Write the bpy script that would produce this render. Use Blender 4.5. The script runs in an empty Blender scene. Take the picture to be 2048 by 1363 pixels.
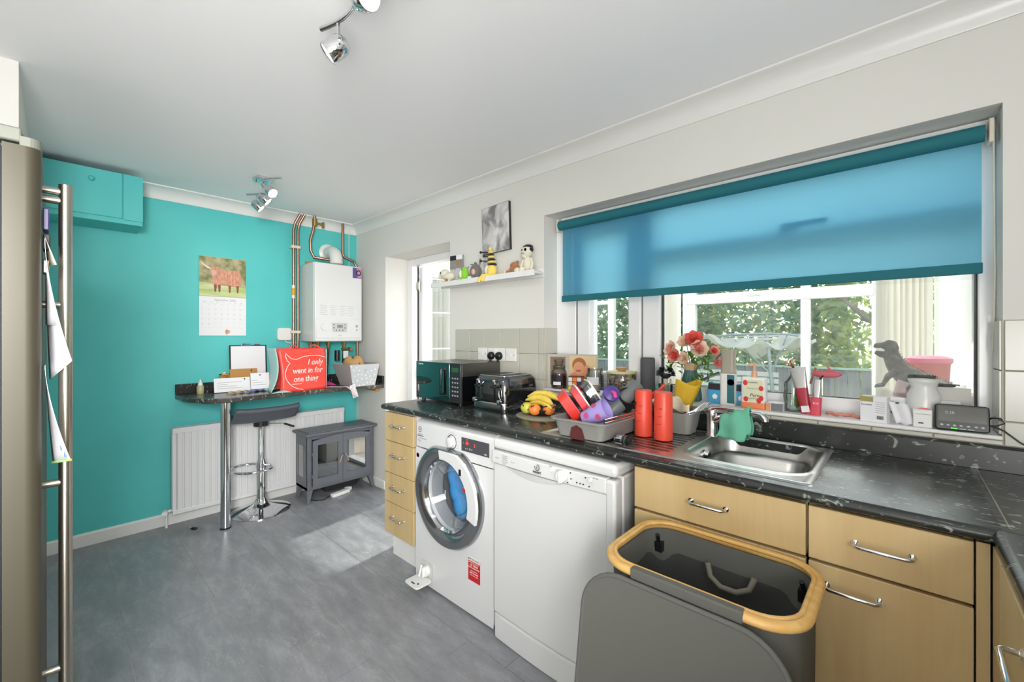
import bpy, bmesh, math, random
from math import sin, cos, pi, radians as R
from mathutils import Vector, Matrix
random.seed(7)
S = bpy.context.scene
COL = S.collection
# ------------------------------------------------------------------ camera
cam_d = bpy.data.cameras.new('camera'); cam = bpy.data.objects.new('camera', cam_d); COL.objects.link(cam)
cam.location = (3.770, -1.9216, 1.3124)
cam.rotation_euler = (R(90), 0, R(42.762))
cam_d.sensor_width = 36; cam_d.lens = 36*844.5/2048; cam_d.shift_y = -8.94/2048
cam_d.clip_start = 0.02
S.camera = cam
# ------------------------------------------------------------------ colour management
S.view_settings.view_transform = 'Standard'; S.view_settings.look = 'None'
S.view_settings.gamma = 1; S.view_settings.use_curve_mapping = False
S.view_settings.exposure = 0.42
# ------------------------------------------------------------------ sky
W = bpy.data.worlds.new('world'); S.world = W; W.use_nodes = True
wn = W.node_tree.nodes; wl = W.node_tree.links
bg = wn['Background']
sky = wn.new('ShaderNodeTexSky'); sky.sky_type = 'NISHITA'; sky.sun_disc = False
sky.sun_elevation = R(32); sky.sun_rotation = R(-8); sky.air_density = 1.2; sky.dust_density = 2.5
hsv = wn.new('ShaderNodeHueSaturation'); hsv.inputs['Saturation'].default_value = .35
wl.new(sky.outputs[0], hsv.inputs['Color']); wl.new(hsv.outputs[0], bg.inputs[0])
bg.inputs[1].default_value = 0.34
# ------------------------------------------------------------------ sun and large lights
def light(name, kind, loc, rot, energy, color=(1, 1, 1), **k):
    d = bpy.data.lights.new(name, kind); d.energy = energy; d.color = color
    for a, b in k.items(): setattr(d, a, b)
    o = bpy.data.objects.new(name, d); o.location = loc; o.rotation_euler = rot; COL.objects.link(o); return o
sd = Vector((.12, -1, -math.tan(R(30.5)))).normalized()
sun = light('sun', 'SUN', (0, 6, 6), (0, 0, 0), 6.0, (1, .95, .88), angle=R(1.2))
sun.rotation_euler = sd.to_track_quat('-Z', 'Y').to_euler()
# added fill lamps out of view, with no window
light('fill_from_end_wall', 'AREA', (4.50, -1.55, 1.5), (0, R(90), 0), 1.6, (1, .985, .96), shape='RECTANGLE', size=1.9, size_y=1.9)  # added fill lamp just inside the solid end wall
light('upward_fill_behind_camera', 'AREA', (4.2, -2.35, .9), (Vector((.9, -.8, 2.0))-Vector((4.2, -2.35, .9))).to_track_quat('-Z', 'Y').to_euler(), 52, (1, .99, .97), shape='RECTANGLE', size=1.2, size_y=1.2)  # added lamp tilted up to brighten the ceiling and far wall
light('fill_spot_down_the_room', 'SPOT', (4.35, -2.4, 1.75), (Vector((.35, -1.1, .70))-Vector((4.35, -2.4, 1.75))).to_track_quat('-Z', 'Y').to_euler(), 300, (1, .99, .97), spot_size=R(78), spot_blend=1.0, shadow_soft_size=.35)  # added soft spot that lifts the far end of the room
light('fill_from_opposite_wall', 'AREA', (3.45, -2.60, 1.45), (R(90), 0, 0), 2.2, (1, .985, .96), shape='RECTANGLE', size=1.6, size_y=1.9)  # added fill lamp in front of the closed opposite wall
light('fill_under_conservatory_roof', 'AREA', (2.3, 1.35, 2.28), (0, 0, 0), 40, (.97, .985, 1), shape='RECTANGLE', size=4.2, size_y=1.9)  # added lamp standing in for daylight diffused by the opal roof

# ------------------------------------------------------------------ colour + materials
def C(h):
    h = h.lstrip('#'); v = [int(h[i:i+2], 16)/255 for i in (0, 2, 4)]
    return tuple((x/12.92 if x <= .04045 else ((x+.055)/1.055)**2.4) for x in v)+(1,)
MATS = {}
def mat(name, col='#808080', rough=.5, metal=0, spec=.5, emit=None, es=1, coat=0, bump=0, bscale=60, trans=0, alpha=1, sheen=0):
    m = bpy.data.materials.new(name); m.use_nodes = True; n = m.node_tree.nodes; l = m.node_tree.links
    b = n['Principled BSDF']; c = C(col) if isinstance(col, str) else col
    b.inputs['Base Color'].default_value = c; b.inputs['Roughness'].default_value = rough; b.inputs['Metallic'].default_value = metal
    b.inputs['Specular IOR Level'].default_value = spec; b.inputs['Coat Weight'].default_value = coat
    b.inputs['Transmission Weight'].default_value = trans; b.inputs['Alpha'].default_value = alpha
    if sheen: b.inputs['Sheen Weight'].default_value = sheen
    if emit: b.inputs['Emission Color'].default_value = C(emit); b.inputs['Emission Strength'].default_value = es
    if bump:
        t = n.new('ShaderNodeTexNoise'); t.inputs['Scale'].default_value = bscale; t.inputs['Detail'].default_value = 4
        g = n.new('ShaderNodeTexCoord'); l.new(g.outputs['Object'], t.inputs['Vector'])
        bu = n.new('ShaderNodeBump'); bu.inputs['Strength'].default_value = bump; bu.inputs['Distance'].default_value = .002
        l.new(t.outputs[0], bu.inputs['Height']); l.new(bu.outputs[0], b.inputs['Normal'])
    MATS[name] = m; return m
def bsdf(m): return m.node_tree.nodes['Principled BSDF']
def ramp(m, fac, stops):
    r = m.node_tree.nodes.new('ShaderNodeValToRGB'); e = r.color_ramp.elements
    while len(e) < len(stops): e.new(.5)
    for k, (p, c) in zip(e, stops): k.position = p; k.color = C(c)
    m.node_tree.links.new(fac, r.inputs[0]); return r.outputs[0]
def tex(m, kind, scale, detail=3, stretch=(1, 1, 1), rough=.5, dist=0, rot=(0, 0, 0)):
    n = m.node_tree.nodes; l = m.node_tree.links
    g = n.new('ShaderNodeTexCoord'); mp = n.new('ShaderNodeMapping'); mp.inputs['Scale'].default_value = stretch; mp.inputs['Rotation'].default_value = rot
    l.new(g.outputs['Object'], mp.inputs[0]); t = n.new('ShaderNodeTex'+kind); t.inputs['Scale'].default_value = scale
    if kind == 'Noise': t.inputs['Detail'].default_value = detail; t.inputs['Roughness'].default_value = rough; t.inputs['Distortion'].default_value = dist
    l.new(mp.outputs[0], t.inputs['Vector']); return t
def mix(m, fac, a, b, mode='MIX'):
    n = m.node_tree.nodes.new('ShaderNodeMix'); n.data_type = 'RGBA'; n.blend_type = mode; l = m.node_tree.links
    for s, v in ((n.inputs[0], fac), (n.inputs[6], a), (n.inputs[7], b)):
        if hasattr(v, 'links'): l.new(v, s)
        else: s.default_value = v
    return n.outputs[2]
def bumpn(m, h, st=.2, d=.003):
    b = m.node_tree.nodes.new('ShaderNodeBump'); b.inputs['Strength'].default_value = st; b.inputs['Distance'].default_value = d
    m.node_tree.links.new(h, b.inputs['Height']); m.node_tree.links.new(b.outputs[0], bsdf(m).inputs['Normal'])

WALL = mat('white_wall_paint', '#DFDED9', .75, bump=.08, bscale=180)
CEIL = mat('white_ceiling_paint', '#F7F7F9', .85, bump=.05, bscale=120)
TEAL = mat('teal_wall_paint', '#4CB2AC', .55, bump=.1, bscale=160)
t = tex(TEAL, 'Noise', 2.2, 3); TEAL.node_tree.links.new(ramp(TEAL, t.outputs[0], [(.3, '#50BFBF'), (.7, '#5AC8C6')]), bsdf(TEAL).inputs[0])
UPVC = mat('white_upvc', '#EEEEF0', .25, coat=.3)
GLOSSW = mat('white_gloss_paint', '#E8E8E6', .3)
ENAMEL = mat('white_enamel', '#D9DADB', .25, coat=.2)
WPLAS = mat('white_plastic', '#E4E4E1', .35)
CREAM = mat('cream_plastic', '#D9D2BE', .4)
SEAL = mat('black_rubber_seal', '#1c1c1e', .6)
BLK = mat('black_plastic', '#17181a', .35)
BLKG = mat('black_gloss', '#0b0c0e', .06, coat=1)
DGREY = mat('dark_grey_plastic', '#4b4e52', .4)
CHROME = mat('chrome', '#dcdde0', .06, 1)
STEEL = mat('stainless_steel', '#c4c4c2', .30, 1)
BRUSH = mat('brushed_steel', '#a8a498', .33, 1)
COPPER = mat('copper', '#A98170', .32, 1)
BRASS = mat('brass', '#B39A5C', .35, 1)
GREYMET = mat('grey_stove_metal', '#62656c', .42)
RED = mat('red_plastic', '#D9372F', .35)
BLIND = mat('vertical_blind_fabric', '#DCD5BF', .8)
PAPER = mat('white_paper', '#E8E8EC', .7)
BOARD = mat('brown_cardboard', '#B98A4E', .8)
GREYF = mat('grey_plastic', '#8F8F8B', .4)
INK = mat('black_ink', '#222226', .6)
INKG = mat('grey_ink', '#9b9ba0', .7)
WHITEINK = mat('white_ink', '#F4F0EE', .6)
REDINK = mat('red_ink', '#C3202A', .5)

def glassy(name, tint=(1, 1, 1, 1), gl=.08, rough=0.0, fk=.8):
    m = bpy.data.materials.new(name); m.use_nodes = True; n = m.node_tree.nodes; l = m.node_tree.links
    n.remove(n['Principled BSDF']); o = n['Material Output']
    t = n.new('ShaderNodeBsdfTransparent'); t.inputs[0].default_value = tint; g = n.new('ShaderNodeBsdfGlossy'); g.inputs['Roughness'].default_value = rough
    f = n.new('ShaderNodeFresnel'); f.inputs[0].default_value = 1.45
    ml = n.new('ShaderNodeMath'); ml.operation = 'MULTIPLY_ADD'; ml.inputs[1].default_value = fk; ml.inputs[2].default_value = gl-.03; ml.use_clamp = True
    l.new(f.outputs[0], ml.inputs[0]); x = n.new('ShaderNodeMixShader'); l.new(ml.outputs[0], x.inputs[0]); l.new(t.outputs[0], x.inputs[1]); l.new(g.outputs[0], x.inputs[2]); l.new(x.outputs[0], o.inputs[0])
    MATS[name] = m; return m
GLASS = glassy('window_glass', (.93, .96, .95, 1), .05)
JARG = glassy('jar_glass', (.93, .95, .95, 1), .12, .03)
STOVEG = glassy('stove_glass', (.5, .52, .56, 1), .35, .02)
SMOKE = glassy('machine_door_glass', (.9, .92, .93, 1), .07, .02, .25)
def translucent(name, col, tr=.5, rough=1):
    m = bpy.data.materials.new(name); m.use_nodes = True; n = m.node_tree.nodes; l = m.node_tree.links
    n.remove(n['Principled BSDF']); o = n['Material Output']
    d = n.new('ShaderNodeBsdfDiffuse'); t = n.new('ShaderNodeBsdfTranslucent')
    for k in (d, t): k.inputs[0].default_value = C(col)
    x = n.new('ShaderNodeMixShader'); x.inputs[0].default_value = tr
    l.new(d.outputs[0], x.inputs[1]); l.new(t.outputs[0], x.inputs[2]); l.new(x.outputs[0], o.inputs[0]); MATS[name] = m; return m
BLINDF = translucent('teal_blind_fabric', '#8ACBE4', .88)
BLINDD = mat('teal_blind_doubled_fabric', '#1B6A75', .8)
POLYC = translucent('opal_polycarbonate', '#F4F6F7', .75)
VBLIND = translucent('cream_vertical_louvre', '#DDD9D2', .2)
PETALP = translucent('pink_petal', '#F0A79B', .3); PETALC = translucent('cream_petal', '#F0D6BE', .3); PETALR = translucent('coral_petal', '#E8685E', .3)
LEAFM = translucent('green_leaf', '#6E9B45', .3)
HEDGE = translucent('hedge_leaf', '#A3BC9C', .3); HEDGE2 = translucent('light_hedge_leaf', '#C6D08E', .35); HEDGE3 = translucent('dark_hedge_leaf', '#7FA28A', .3)  # leaf colours paled so that garden haze is painted in
DRINKF = translucent('yellow_plastic_bag', '#EBCB4C', .4)
MINT = mat('mint_cloth', '#6FBFA0', .9, bump=.5, bscale=400)

# beech-effect doors
WOOD = mat('beech_laminate', '#C8AF7E', .42)
t = tex(WOOD, 'Noise', 3.0, 5, (9, 9, .6), .6, .6); t2 = tex(WOOD, 'Noise', 1.2, 2, (2, 2, .5), .5, 1.2)
c = ramp(WOOD, t.outputs[0], [(.3, '#C4A877'), (.55, '#CFB686'), (.75, '#C0A372')])
c2 = ramp(WOOD, t2.outputs[0], [(.35, '#BC9F6D'), (.65, '#D3BC8E')])
WOOD.node_tree.links.new(mix(WOOD, .45, c, c2), bsdf(WOOD).inputs[0])
BAMBOO = mat('bamboo', '#D9AE66', .4)
t = tex(BAMBOO, 'Noise', 8, 4, (1, 6, 6)); BAMBOO.node_tree.links.new(ramp(BAMBOO, t.outputs[0], [(.3, '#CF9F55'), (.7, '#E2BC78')]), bsdf(BAMBOO).inputs[0])
# worktop laminate: near black with pale flecks
def laminate(name, base, c1, c2, thr=.62, rough=.28):
    m = mat(name, base, rough)
    a = tex(m, 'Noise', 26, 3, (1, 2.2, 1), .5, 1.5, (0, 0, .5)); b = tex(m, 'Noise', 5, 4, (1, 1, 1), .6, .8)
    f1 = ramp(m, a.outputs[0], [(thr, '#000000'), (thr+.07, '#ffffff')])
    basec = ramp(m, b.outputs[0], [(.35, base), (.7, c1)])
    m.node_tree.links.new(mix(m, f1, basec, C(c2)), bsdf(m).inputs[0]); return m
LAM = laminate('black_speckled_laminate', '#1E201F', '#303331', '#8B938C', .62, .24)
LAMB = laminate('grey_speckled_laminate', '#34322F', '#55524C', '#A7A49B', .6, .25)
# slate vinyl
SLATE = mat('slate_vinyl', '#5c5f64', .33)
a = tex(SLATE, 'Noise', 4.5, 10, (1, 3.2, 1), .72, .25, (0, 0, .6)); b = tex(SLATE, 'Noise', 1.1, 3, (1, 1, 1), .5, .5)
c = ramp(SLATE, a.outputs[0], [(.3, '#64666B'), (.5, '#808287'), (.7, '#A3A5A9')])
c2 = ramp(SLATE, b.outputs[0], [(.3, '#74777c'), (.7, '#96989c')])
v = tex(SLATE, 'Noise', 2.0, 5, (1, 1.6, 1), .6, 1.2, (0, 0, .6)); mth = SLATE.node_tree.nodes.new('ShaderNodeMath'); mth.operation = 'SUBTRACT'; mth.inputs[1].default_value = .5
ab = SLATE.node_tree.nodes.new('ShaderNodeMath'); ab.operation = 'ABSOLUTE'; SLATE.node_tree.links.new(v.outputs[0], mth.inputs[0]); SLATE.node_tree.links.new(mth.outputs[0], ab.inputs[0])
vein = ramp(SLATE, ab.outputs[0], [(0.0, '#8a8a8a'), (.0035, '#000000')])
SLATE.node_tree.links.new(mix(SLATE, vein, mix(SLATE, .4, c, c2), C('#c3c3ba')), bsdf(SLATE).inputs[0])
r_ = SLATE.node_tree.nodes.new('ShaderNodeMapRange'); r_.inputs[3].default_value = .26; r_.inputs[4].default_value = .42
SLATE.node_tree.links.new(a.outputs[0], r_.inputs[0]); SLATE.node_tree.links.new(r_.outputs[0], bsdf(SLATE).inputs['Roughness'])
bumpn(SLATE, a.outputs[0], .35, .002)
JOINT = mat('pale_vinyl_joint', '#A7A296', .6)
TILE = mat('white_glazed_tile', '#BDBCB1', .2)
GROUT = mat('tile_grout', '#BDB7A6', .8)

# ------------------------------------------------------------------ mesh builder
class MB:
    def __init__(s): s.v = []; s.f = []; s.mi = []; s.m = 0
    def add(s, vs, fs):
        o = len(s.v); s.v += [tuple(p) for p in vs]; s.f += [tuple(i+o for i in f) for f in fs]; s.mi += [s.m]*len(fs); return s
    def mt(s, i): s.m = i; return s
    def box(s, a, b):
        x0, x1 = sorted((a[0], b[0])); y0, y1 = sorted((a[1], b[1])); z0, z1 = sorted((a[2], b[2]))
        return s.add([(x0, y0, z0), (x1, y0, z0), (x1, y1, z0), (x0, y1, z0), (x0, y0, z1), (x1, y0, z1), (x1, y1, z1), (x0, y1, z1)],
                     [(0, 3, 2, 1), (4, 5, 6, 7), (0, 1, 5, 4), (1, 2, 6, 5), (2, 3, 7, 6), (3, 0, 4, 7)])
    def prism(s, poly, z0, z1, ax='z'):
        n = len(poly); f = {'z': lambda p, h: (p[0], p[1], h), 'y': lambda p, h: (p[0], h, p[1]), 'x': lambda p, h: (h, p[0], p[1])}[ax]
        s.add([f(p, z0) for p in poly]+[f(p, z1) for p in poly],
              [tuple(range(n))[::-1], tuple(range(n, 2*n))]+[(i, (i+1) % n, n+(i+1) % n, n+i) for i in range(n)]); return s
    def lathe(s, prof, c=(0, 0, 0), n=24, ax='z', arc=1.0, sx=1, sy=1, cap=True):
        vs = []; fs = []; full = arc >= .999; m = n if full else n+1
        for r, z in prof:
            for i in range(m):
                a = 2*pi*arc*i/n; x, y = r*cos(a)*sx, r*sin(a)*sy
                p = {'z': (x, y, z), 'y': (x, z, y), 'x': (z, x, y)}[ax]
                vs.append((c[0]+p[0], c[1]+p[1], c[2]+p[2]))
        for j in range(len(prof)-1):
            for i in range(n):
                k = (i+1) % m if full else i+1
                fs.append((j*m+i, j*m+k, (j+1)*m+k, (j+1)*m+i))
        if full and cap:
            if prof[0][0] > 1e-5: fs.append(tuple(range(m))[::-1])
            if prof[-1][0] > 1e-5: fs.append(tuple((len(prof)-1)*m+i for i in range(m)))
        return s.add(vs, fs)
    def cyl(s, p0, p1, r, n=16, r2=None):
        return s.tube([p0, p1], r, n, radii=[r, r if r2 is None else r2])
    def tube(s, pts, r, n=10, closed=False, radii=None, sq=1.0):
        P = [Vector(p) for p in pts]; N = len(P); vs = []; fs = []; up = None
        for i, p in enumerate(P):
            if closed: d = P[(i+1) % N]-P[i-1]
            else: d = P[min(i+1, N-1)]-P[max(i-1, 0)]
            d.normalize()
            if up is None: up = Vector((0, 0, 1)) if abs(d.z) < .9 else Vector((1, 0, 0))
            u = up-d*up.dot(d)
            if u.length < 1e-4: u = Vector((0, 1, 0))-d*d.y
            u.normalize(); up = u; w = d.cross(u); rr = radii[i] if radii else r
            for k in range(n):
                a = 2*pi*(k+.5)/n; q = p+(u*cos(a)*sq+w*sin(a))*rr; vs.append(q)
        for i in range(N if closed else N-1):
            j = (i+1) % N
            for k in range(n): fs.append((i*n+k, i*n+(k+1) % n, j*n+(k+1) % n, j*n+k))
        if not closed: fs += [tuple(range(n))[::-1], tuple((N-1)*n+k for k in range(n))]
        return s.add(vs, fs)
    def ball(s, c, r, n=16, m=10):
        r = (r, r, r) if not hasattr(r, '__len__') else r
        vs = [(c[0], c[1], c[2]-r[2])]; fs = []
        for j in range(1, m):
            t = pi*j/m
            for i in range(n): vs.append((c[0]+r[0]*sin(t)*cos(2*pi*i/n), c[1]+r[1]*sin(t)*sin(2*pi*i/n), c[2]-r[2]*cos(t)))
        vs.append((c[0], c[1], c[2]+r[2])); e = len(vs)-1
        for i in range(n):
            k = (i+1) % n; fs.append((0, 1+k, 1+i)); fs.append((e, 1+(m-2)*n+i, 1+(m-2)*n+k))
            for j in range(m-2): fs.append((1+j*n+i, 1+j*n+k, 1+(j+1)*n+k, 1+(j+1)*n+i))
        return s.add(vs, fs)
    def grid(s, fn, nu, nv):
        vs = [fn(i/nu, j/nv) for j in range(nv+1) for i in range(nu+1)]
        return s.add(vs, [(j*(nu+1)+i, j*(nu+1)+i+1, (j+1)*(nu+1)+i+1, (j+1)*(nu+1)+i) for j in range(nv) for i in range(nu)])
    def xf(s, M, start=0):
        s.v = s.v[:start]+[tuple(M @ Vector(p)) for p in s.v[start:]]; return s
    def rot(s, ax, deg, c=(0, 0, 0), start=0):
        T = Matrix.Translation(c); return s.xf(T @ Matrix.Rotation(R(deg), 4, ax) @ T.inverted(), start)
    def mv(s, x, y, z): return s.xf(Matrix.Translation((x, y, z)))
    def put(s, name, mats, parent=None, bv=0, sm=None, seg=2, thick=0, sub=0, stuff=False):
        me = bpy.data.meshes.new(name); me.from_pydata(s.v, [], s.f); me.update()
        if not hasattr(mats, '__len__'): mats = [mats]
        for m in mats: me.materials.append(m)
        if len(mats) > 1: me.polygons.foreach_set('material_index', s.mi)
        o = bpy.data.objects.new(name, me); COL.objects.link(o)
        if parent is not None: o.parent = parent
        b = bmesh.new(); b.from_mesh(me); bmesh.ops.recalc_face_normals(b, faces=b.faces) if not thick else None
        b.to_mesh(me); b.free()
        if thick: k = o.modifiers.new('t', 'SOLIDIFY'); k.thickness = thick; k.offset = 0
        if sub: k = o.modifiers.new('s', 'SUBSURF'); k.levels = sub; k.render_levels = sub; sm = 180
        if bv: k = o.modifiers.new('b', 'BEVEL'); k.width = bv; k.segments = seg; k.limit_method = 'ANGLE'; k.angle_limit = R(40); k.harden_normals = False
        if sm is None and bv: sm = 35
        if sm:
            me.shade_smooth()
            if sm < 180: me.set_sharp_from_angle(angle=R(sm))
        if stuff: o['kind'] = 'stuff'
        return o
def B(a, b): return MB().box(a, b)
def rrect(w, h, r, n=5, cx=0, cy=0):
    p = []
    for (sx, sy, a0) in ((1, 1, 0), (-1, 1, 90), (-1, -1, 180), (1, -1, 270)):
        for k in range(n+1):
            a = R(a0+90*k/n); p.append((cx+sx*(w/2-r)+r*cos(a), cy+sy*(h/2-r)+r*sin(a)))
    return p
def tag(o, label, cat, group=None, kind=None):
    o['label'] = label; o['category'] = cat
    if group: o['group'] = group
    if kind: o['kind'] = kind
    return o
def thing(name, label, cat, loc=(0, 0, 0), rz=0, group=None):
    o = bpy.data.objects.new(name, None); COL.objects.link(o); o.empty_display_size = .05
    o.location = loc; o.rotation_euler = (0, 0, R(rz)); return tag(o, label, cat, group)
def struct(o): o['kind'] = 'structure'; return o
FZ = {'-y': (R(90), 0, 0), '+x': (R(90), 0, R(90)), '-x': (R(90), 0, R(-90)), '+z': (0, 0, 0)}
def txt(s, size, m, parent, loc, face='-y', name='lettering', al='CENTER', rot=None, sx=1, shear=0, off=0):
    cu = bpy.data.curves.new('t', 'FONT'); cu.body = s; cu.size = size; cu.align_x = al; cu.align_y = 'CENTER'; cu.extrude = .0002; cu.shear = shear; cu.offset = off; cu.resolution_u = 3
    o = bpy.data.objects.new('t', cu); me = bpy.data.meshes.new_from_object(o); bpy.data.objects.remove(o); bpy.data.curves.remove(cu)
    me.materials.clear(); me.materials.append(m)
    q = bpy.data.objects.new(name, me); COL.objects.link(q); q.parent = parent; q.location = loc
    q.rotation_euler = rot or FZ[face]; q.scale = (sx, 1, 1); return q
# ================================================================== the room
CZ = 2.34
floor = struct(B((-.1, -2.7, -.08), (4.7, .30, -.0018)).put('floor', JOINT))
tile_mesh = {}
ys = [-.71+.3345*k for k in range(-6, 4)]
for j in range(len(ys)-1):
    y0, y1 = max(ys[j], -2.66), min(ys[j+1], .28)
    if y1-y0 < .02: continue
    x = 0.0-.41*((j*2) % 3)/3*1.6-.01
    while x < 4.62:
        a, b = max(x, 0), min(x+1.3116, 4.62)
        if b-a > .03:
            o = B((a+.0004, y0+.0013, -.006), (b-.0004, y1-.0013, 0)).put('floor_tile', SLATE, floor)
        x += 1.312
ceil = struct(B((-.1, -2.7, CZ), (4.7, .05, CZ+.08)).put('ceiling', CEIL))
wl_ = struct(B((-.12, -2.7, 0), (0, .02, CZ)).put('wall_left', TEAL))
wr = MB()
for x0, x1, z0, z1 in ((-.12, .516, 0, CZ), (.516, 1.387, 1.995, CZ), (1.387, 2.245, 0, CZ), (2.245, 3.99, 0, 1.003), (2.245, 3.99, 2.012, CZ), (3.99, 4.72, 0, CZ)):
    wr.box((x0, 0, z0), (x1, .28, z1))
wr = struct(wr.put('wall_right', WALL))
struct(B((0, -2.78, 0), (4.7, -2.66, CZ)).put('wall_opposite', WALL))
struct(B((4.62, -2.7, 0), (4.74, 0, CZ)).put('wall_behind', WALL))
struct(B((0, -2.66, 0), (1.34, -2.015, CZ)).put('wall_pantry', WALL))
def cove(name, run0, run1, ax):
    pr = [(0, 2.258), (-.006, 2.258), (-.008, 2.262)]+[(-.08+.072*cos(R(90*k/6)), 2.262+.070*sin(R(90*k/6))) for k in range(1, 7)]+[(-.082, 2.334), (-.082, CZ), (0, CZ)]
    if ax == 'x': return struct(MB().prism(pr, run0, run1, 'x').put(name, GLOSSW, sm=50))
    return struct(MB().prism([(-a, z) for a, z in pr], run0, run1, 'y').put(name, GLOSSW, sm=50))
cove('trim_1', 0, 4.62, 'x'); cove('trim_2', -1.549, 0, 'y')
struct(MB().prism([(0, 0), (.015, 0), (.015, .07), (.008, .08), (0, .08)], -2.015, 0, 'y').put('baseboard_left', GLOSSW))
struct(B((0.015, -.015, 0), (.516, 0, .075)).put('baseboard_right', GLOSSW, bv=.004))

# ------------------------------------------------ wall tiles
TM = {}
def tile(x0, x1, z0, z1, plane, off):
    w, h = x1-x0-.003, z1-z0-.003
    key = (round(w, 3), round(h, 3), plane)
    if key not in TM:
        m = B((-w/2, -.0065, -h/2), (w/2, 0, h/2)) if plane == 'y' else B((0, -w/2, -h/2), (.0065*(1 if plane == 'x+' else -1), w/2, h/2))
        o = m.put('tile', TILE, wr, bv=.0015, seg=1); TM[key] = o
    else:
        o = TM[key].copy(); COL.objects.link(o)
    o.parent = wr
    o.location = ((x0+x1)/2, off, (z0+z1)/2) if plane == 'y' else (off, (x0+x1)/2, (z0+z1)/2)
gm = MB().box((1.454, -.002, .987), (2.245, 0, 1.362)).box((2.245, -.002, .9), (3.991, 0, 1.003)).box((3.991, -.002, .987), (4.62, 0, 1.362))
gm.box((2.245, 0, 1.016), (2.247, .12, 1.362)).box((3.988, 0, 1.016), (3.99, .12, 1.362))
gm.put('grout', GROUT, wr)
rows = [(.987, 1.06), (1.06, 1.211), (1.211, 1.362)]
cl = [1.454, 1.605, 1.756, 1.907, 2.058, 2.209, 2.245]
for z0, z1 in rows:
    for a, b in zip(cl, cl[1:]): tile(a, b, z0, z1, 'y', -.0015)
    xx = 3.991
    while xx < 4.6: tile(xx, min(xx+.1515, 4.62), z0, z1, 'y', -.0015); xx += .1515
for z0, z1 in ((1.018, 1.06),)+tuple(rows[1:]):
    tile(0, .118, z0, z1, 'x+', 2.2465); tile(0, .118, z0, z1, 'x-', 3.9885)
x = 3.085-.1515*6
tile(2.245, x+.1515, .987, 1.003, 'y', -.0015)
for k in range(1, 12):
    a = x+.1515*k
    if a < 3.98: tile(a, min(a+.1515, 3.991), .987, 1.003, 'y', -.0015)

# ------------------------------------------------ kitchen window
w1 = bpy.data.objects.new('window_1', None); COL.objects.link(w1); w1['kind'] = 'structure'
B((2.245, -.014, 1.003), (3.99, .125, 1.016)).put('window_sill', GLOSSW, w1, bv=.004)
f = MB()
Y0, Y1 = .12, .19
for x0, x1, z0, z1 in ((2.245, 2.385, 1.016, 2.012), (2.793, 2.882, 1.016, 2.012), (3.95, 3.99, 1.016, 2.012), (2.385, 2.793, 1.95, 2.012), (2.882, 3.95, 1.95, 2.012), (2.385, 2.793, 1.016, 1.06), (2.882, 3.95, 1.016, 1.075), (2.882, 3.95, 1.70, 1.76)):
    f.box((x0, Y0, z0), (x1, Y1, z1))
f.put('window_frame', UPVC, w1, bv=.004)
g = MB().box((2.385, .128, 1.06), (2.391, .14, 1.95)).box((2.789, .128, 1.06), (2.793, .14, 1.95)).box((2.882, .145, 1.075), (2.886, .17, 1.70)).box((3.946, .125, 1.075), (3.9505, .17, 1.70)).box((2.8855, .145, 1.0745), (3.945, .165, 1.077))
g.put('gasket', SEAL, w1)
c = MB()
for x0, x1, z0, z1 in ((2.398, 2.482, 1.066, 1.945), (2.716, 2.786, 1.066, 1.945), (2.482, 2.716, 1.066, 1.118), (2.482, 2.716, 1.88, 1.945)): c.box((x0, .112, z0), (x1, .20, z1))
c.put('casement', UPVC, w1, bv=.006)
MB().box((2.470, .15, 1.11), (2.724, .156, 1.89)).put('window_pane', GLASS, w1)
MB().box((2.884, .155, 1.077), (3.948, .161, 1.70)).put('window_pane', GLASS, w1)
MB().box((2.884, .155, 1.76), (3.948, .161, 1.95)).put('window_pane', GLASS, w1)
MB().box((3.40, .09, 1.745), (3.46, .12, 1.775)).box((3.41, .075, 1.755), (3.56, .092, 1.772)).put('window_handle', UPVC, w1, bv=.004)

# ------------------------------------------------ doorway and the door standing open beyond it
d1 = bpy.data.objects.new('door_1', None); COL.objects.link(d1); d1['kind'] = 'structure'
f = MB().box((.516, .218, 0), (.588, .285, 1.995)).box((1.345, .218, 0), (1.387, .285, 1.995)).box((.588, .219, 1.935), (1.345, .285, 1.995)).box((.516, .2, 0), (1.387, .285, .03))
f.put('door_frame', UPVC, d1, bv=.003)
MB().box((.588, .275, .03), (.5905, .289, 1.935)).put('gasket', SEAL, d1)
lf = MB()
for y0, y1, z0, z1 in ((.292, .40, .04, 1.93), (.97, 1.07, .04, 1.93), (.40, .97, .04, .25), (.40, .97, 1.85, 1.93)): lf.box((.592, y0, z0), (.642, y1, z1))
for z in (.54, .87, 1.20, 1.53): lf.box((.600, .40, z-.006), (.634, .97, z+.006))
lf.put('door_leaf', UPVC, d1, bv=.004)
MB().box((.612, .39, .24), (.618, .98, 1.86)).put('door_pane', GLASS, d1)
for z in (.3, 1.0, 1.76): MB().cyl((.606, .283, z-.045), (.606, .283, z+.045), .011, 12).box((.592, .262, z-.03), (.62, .27, z+.03)).put('hinge', BRUSH, d1)

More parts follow.
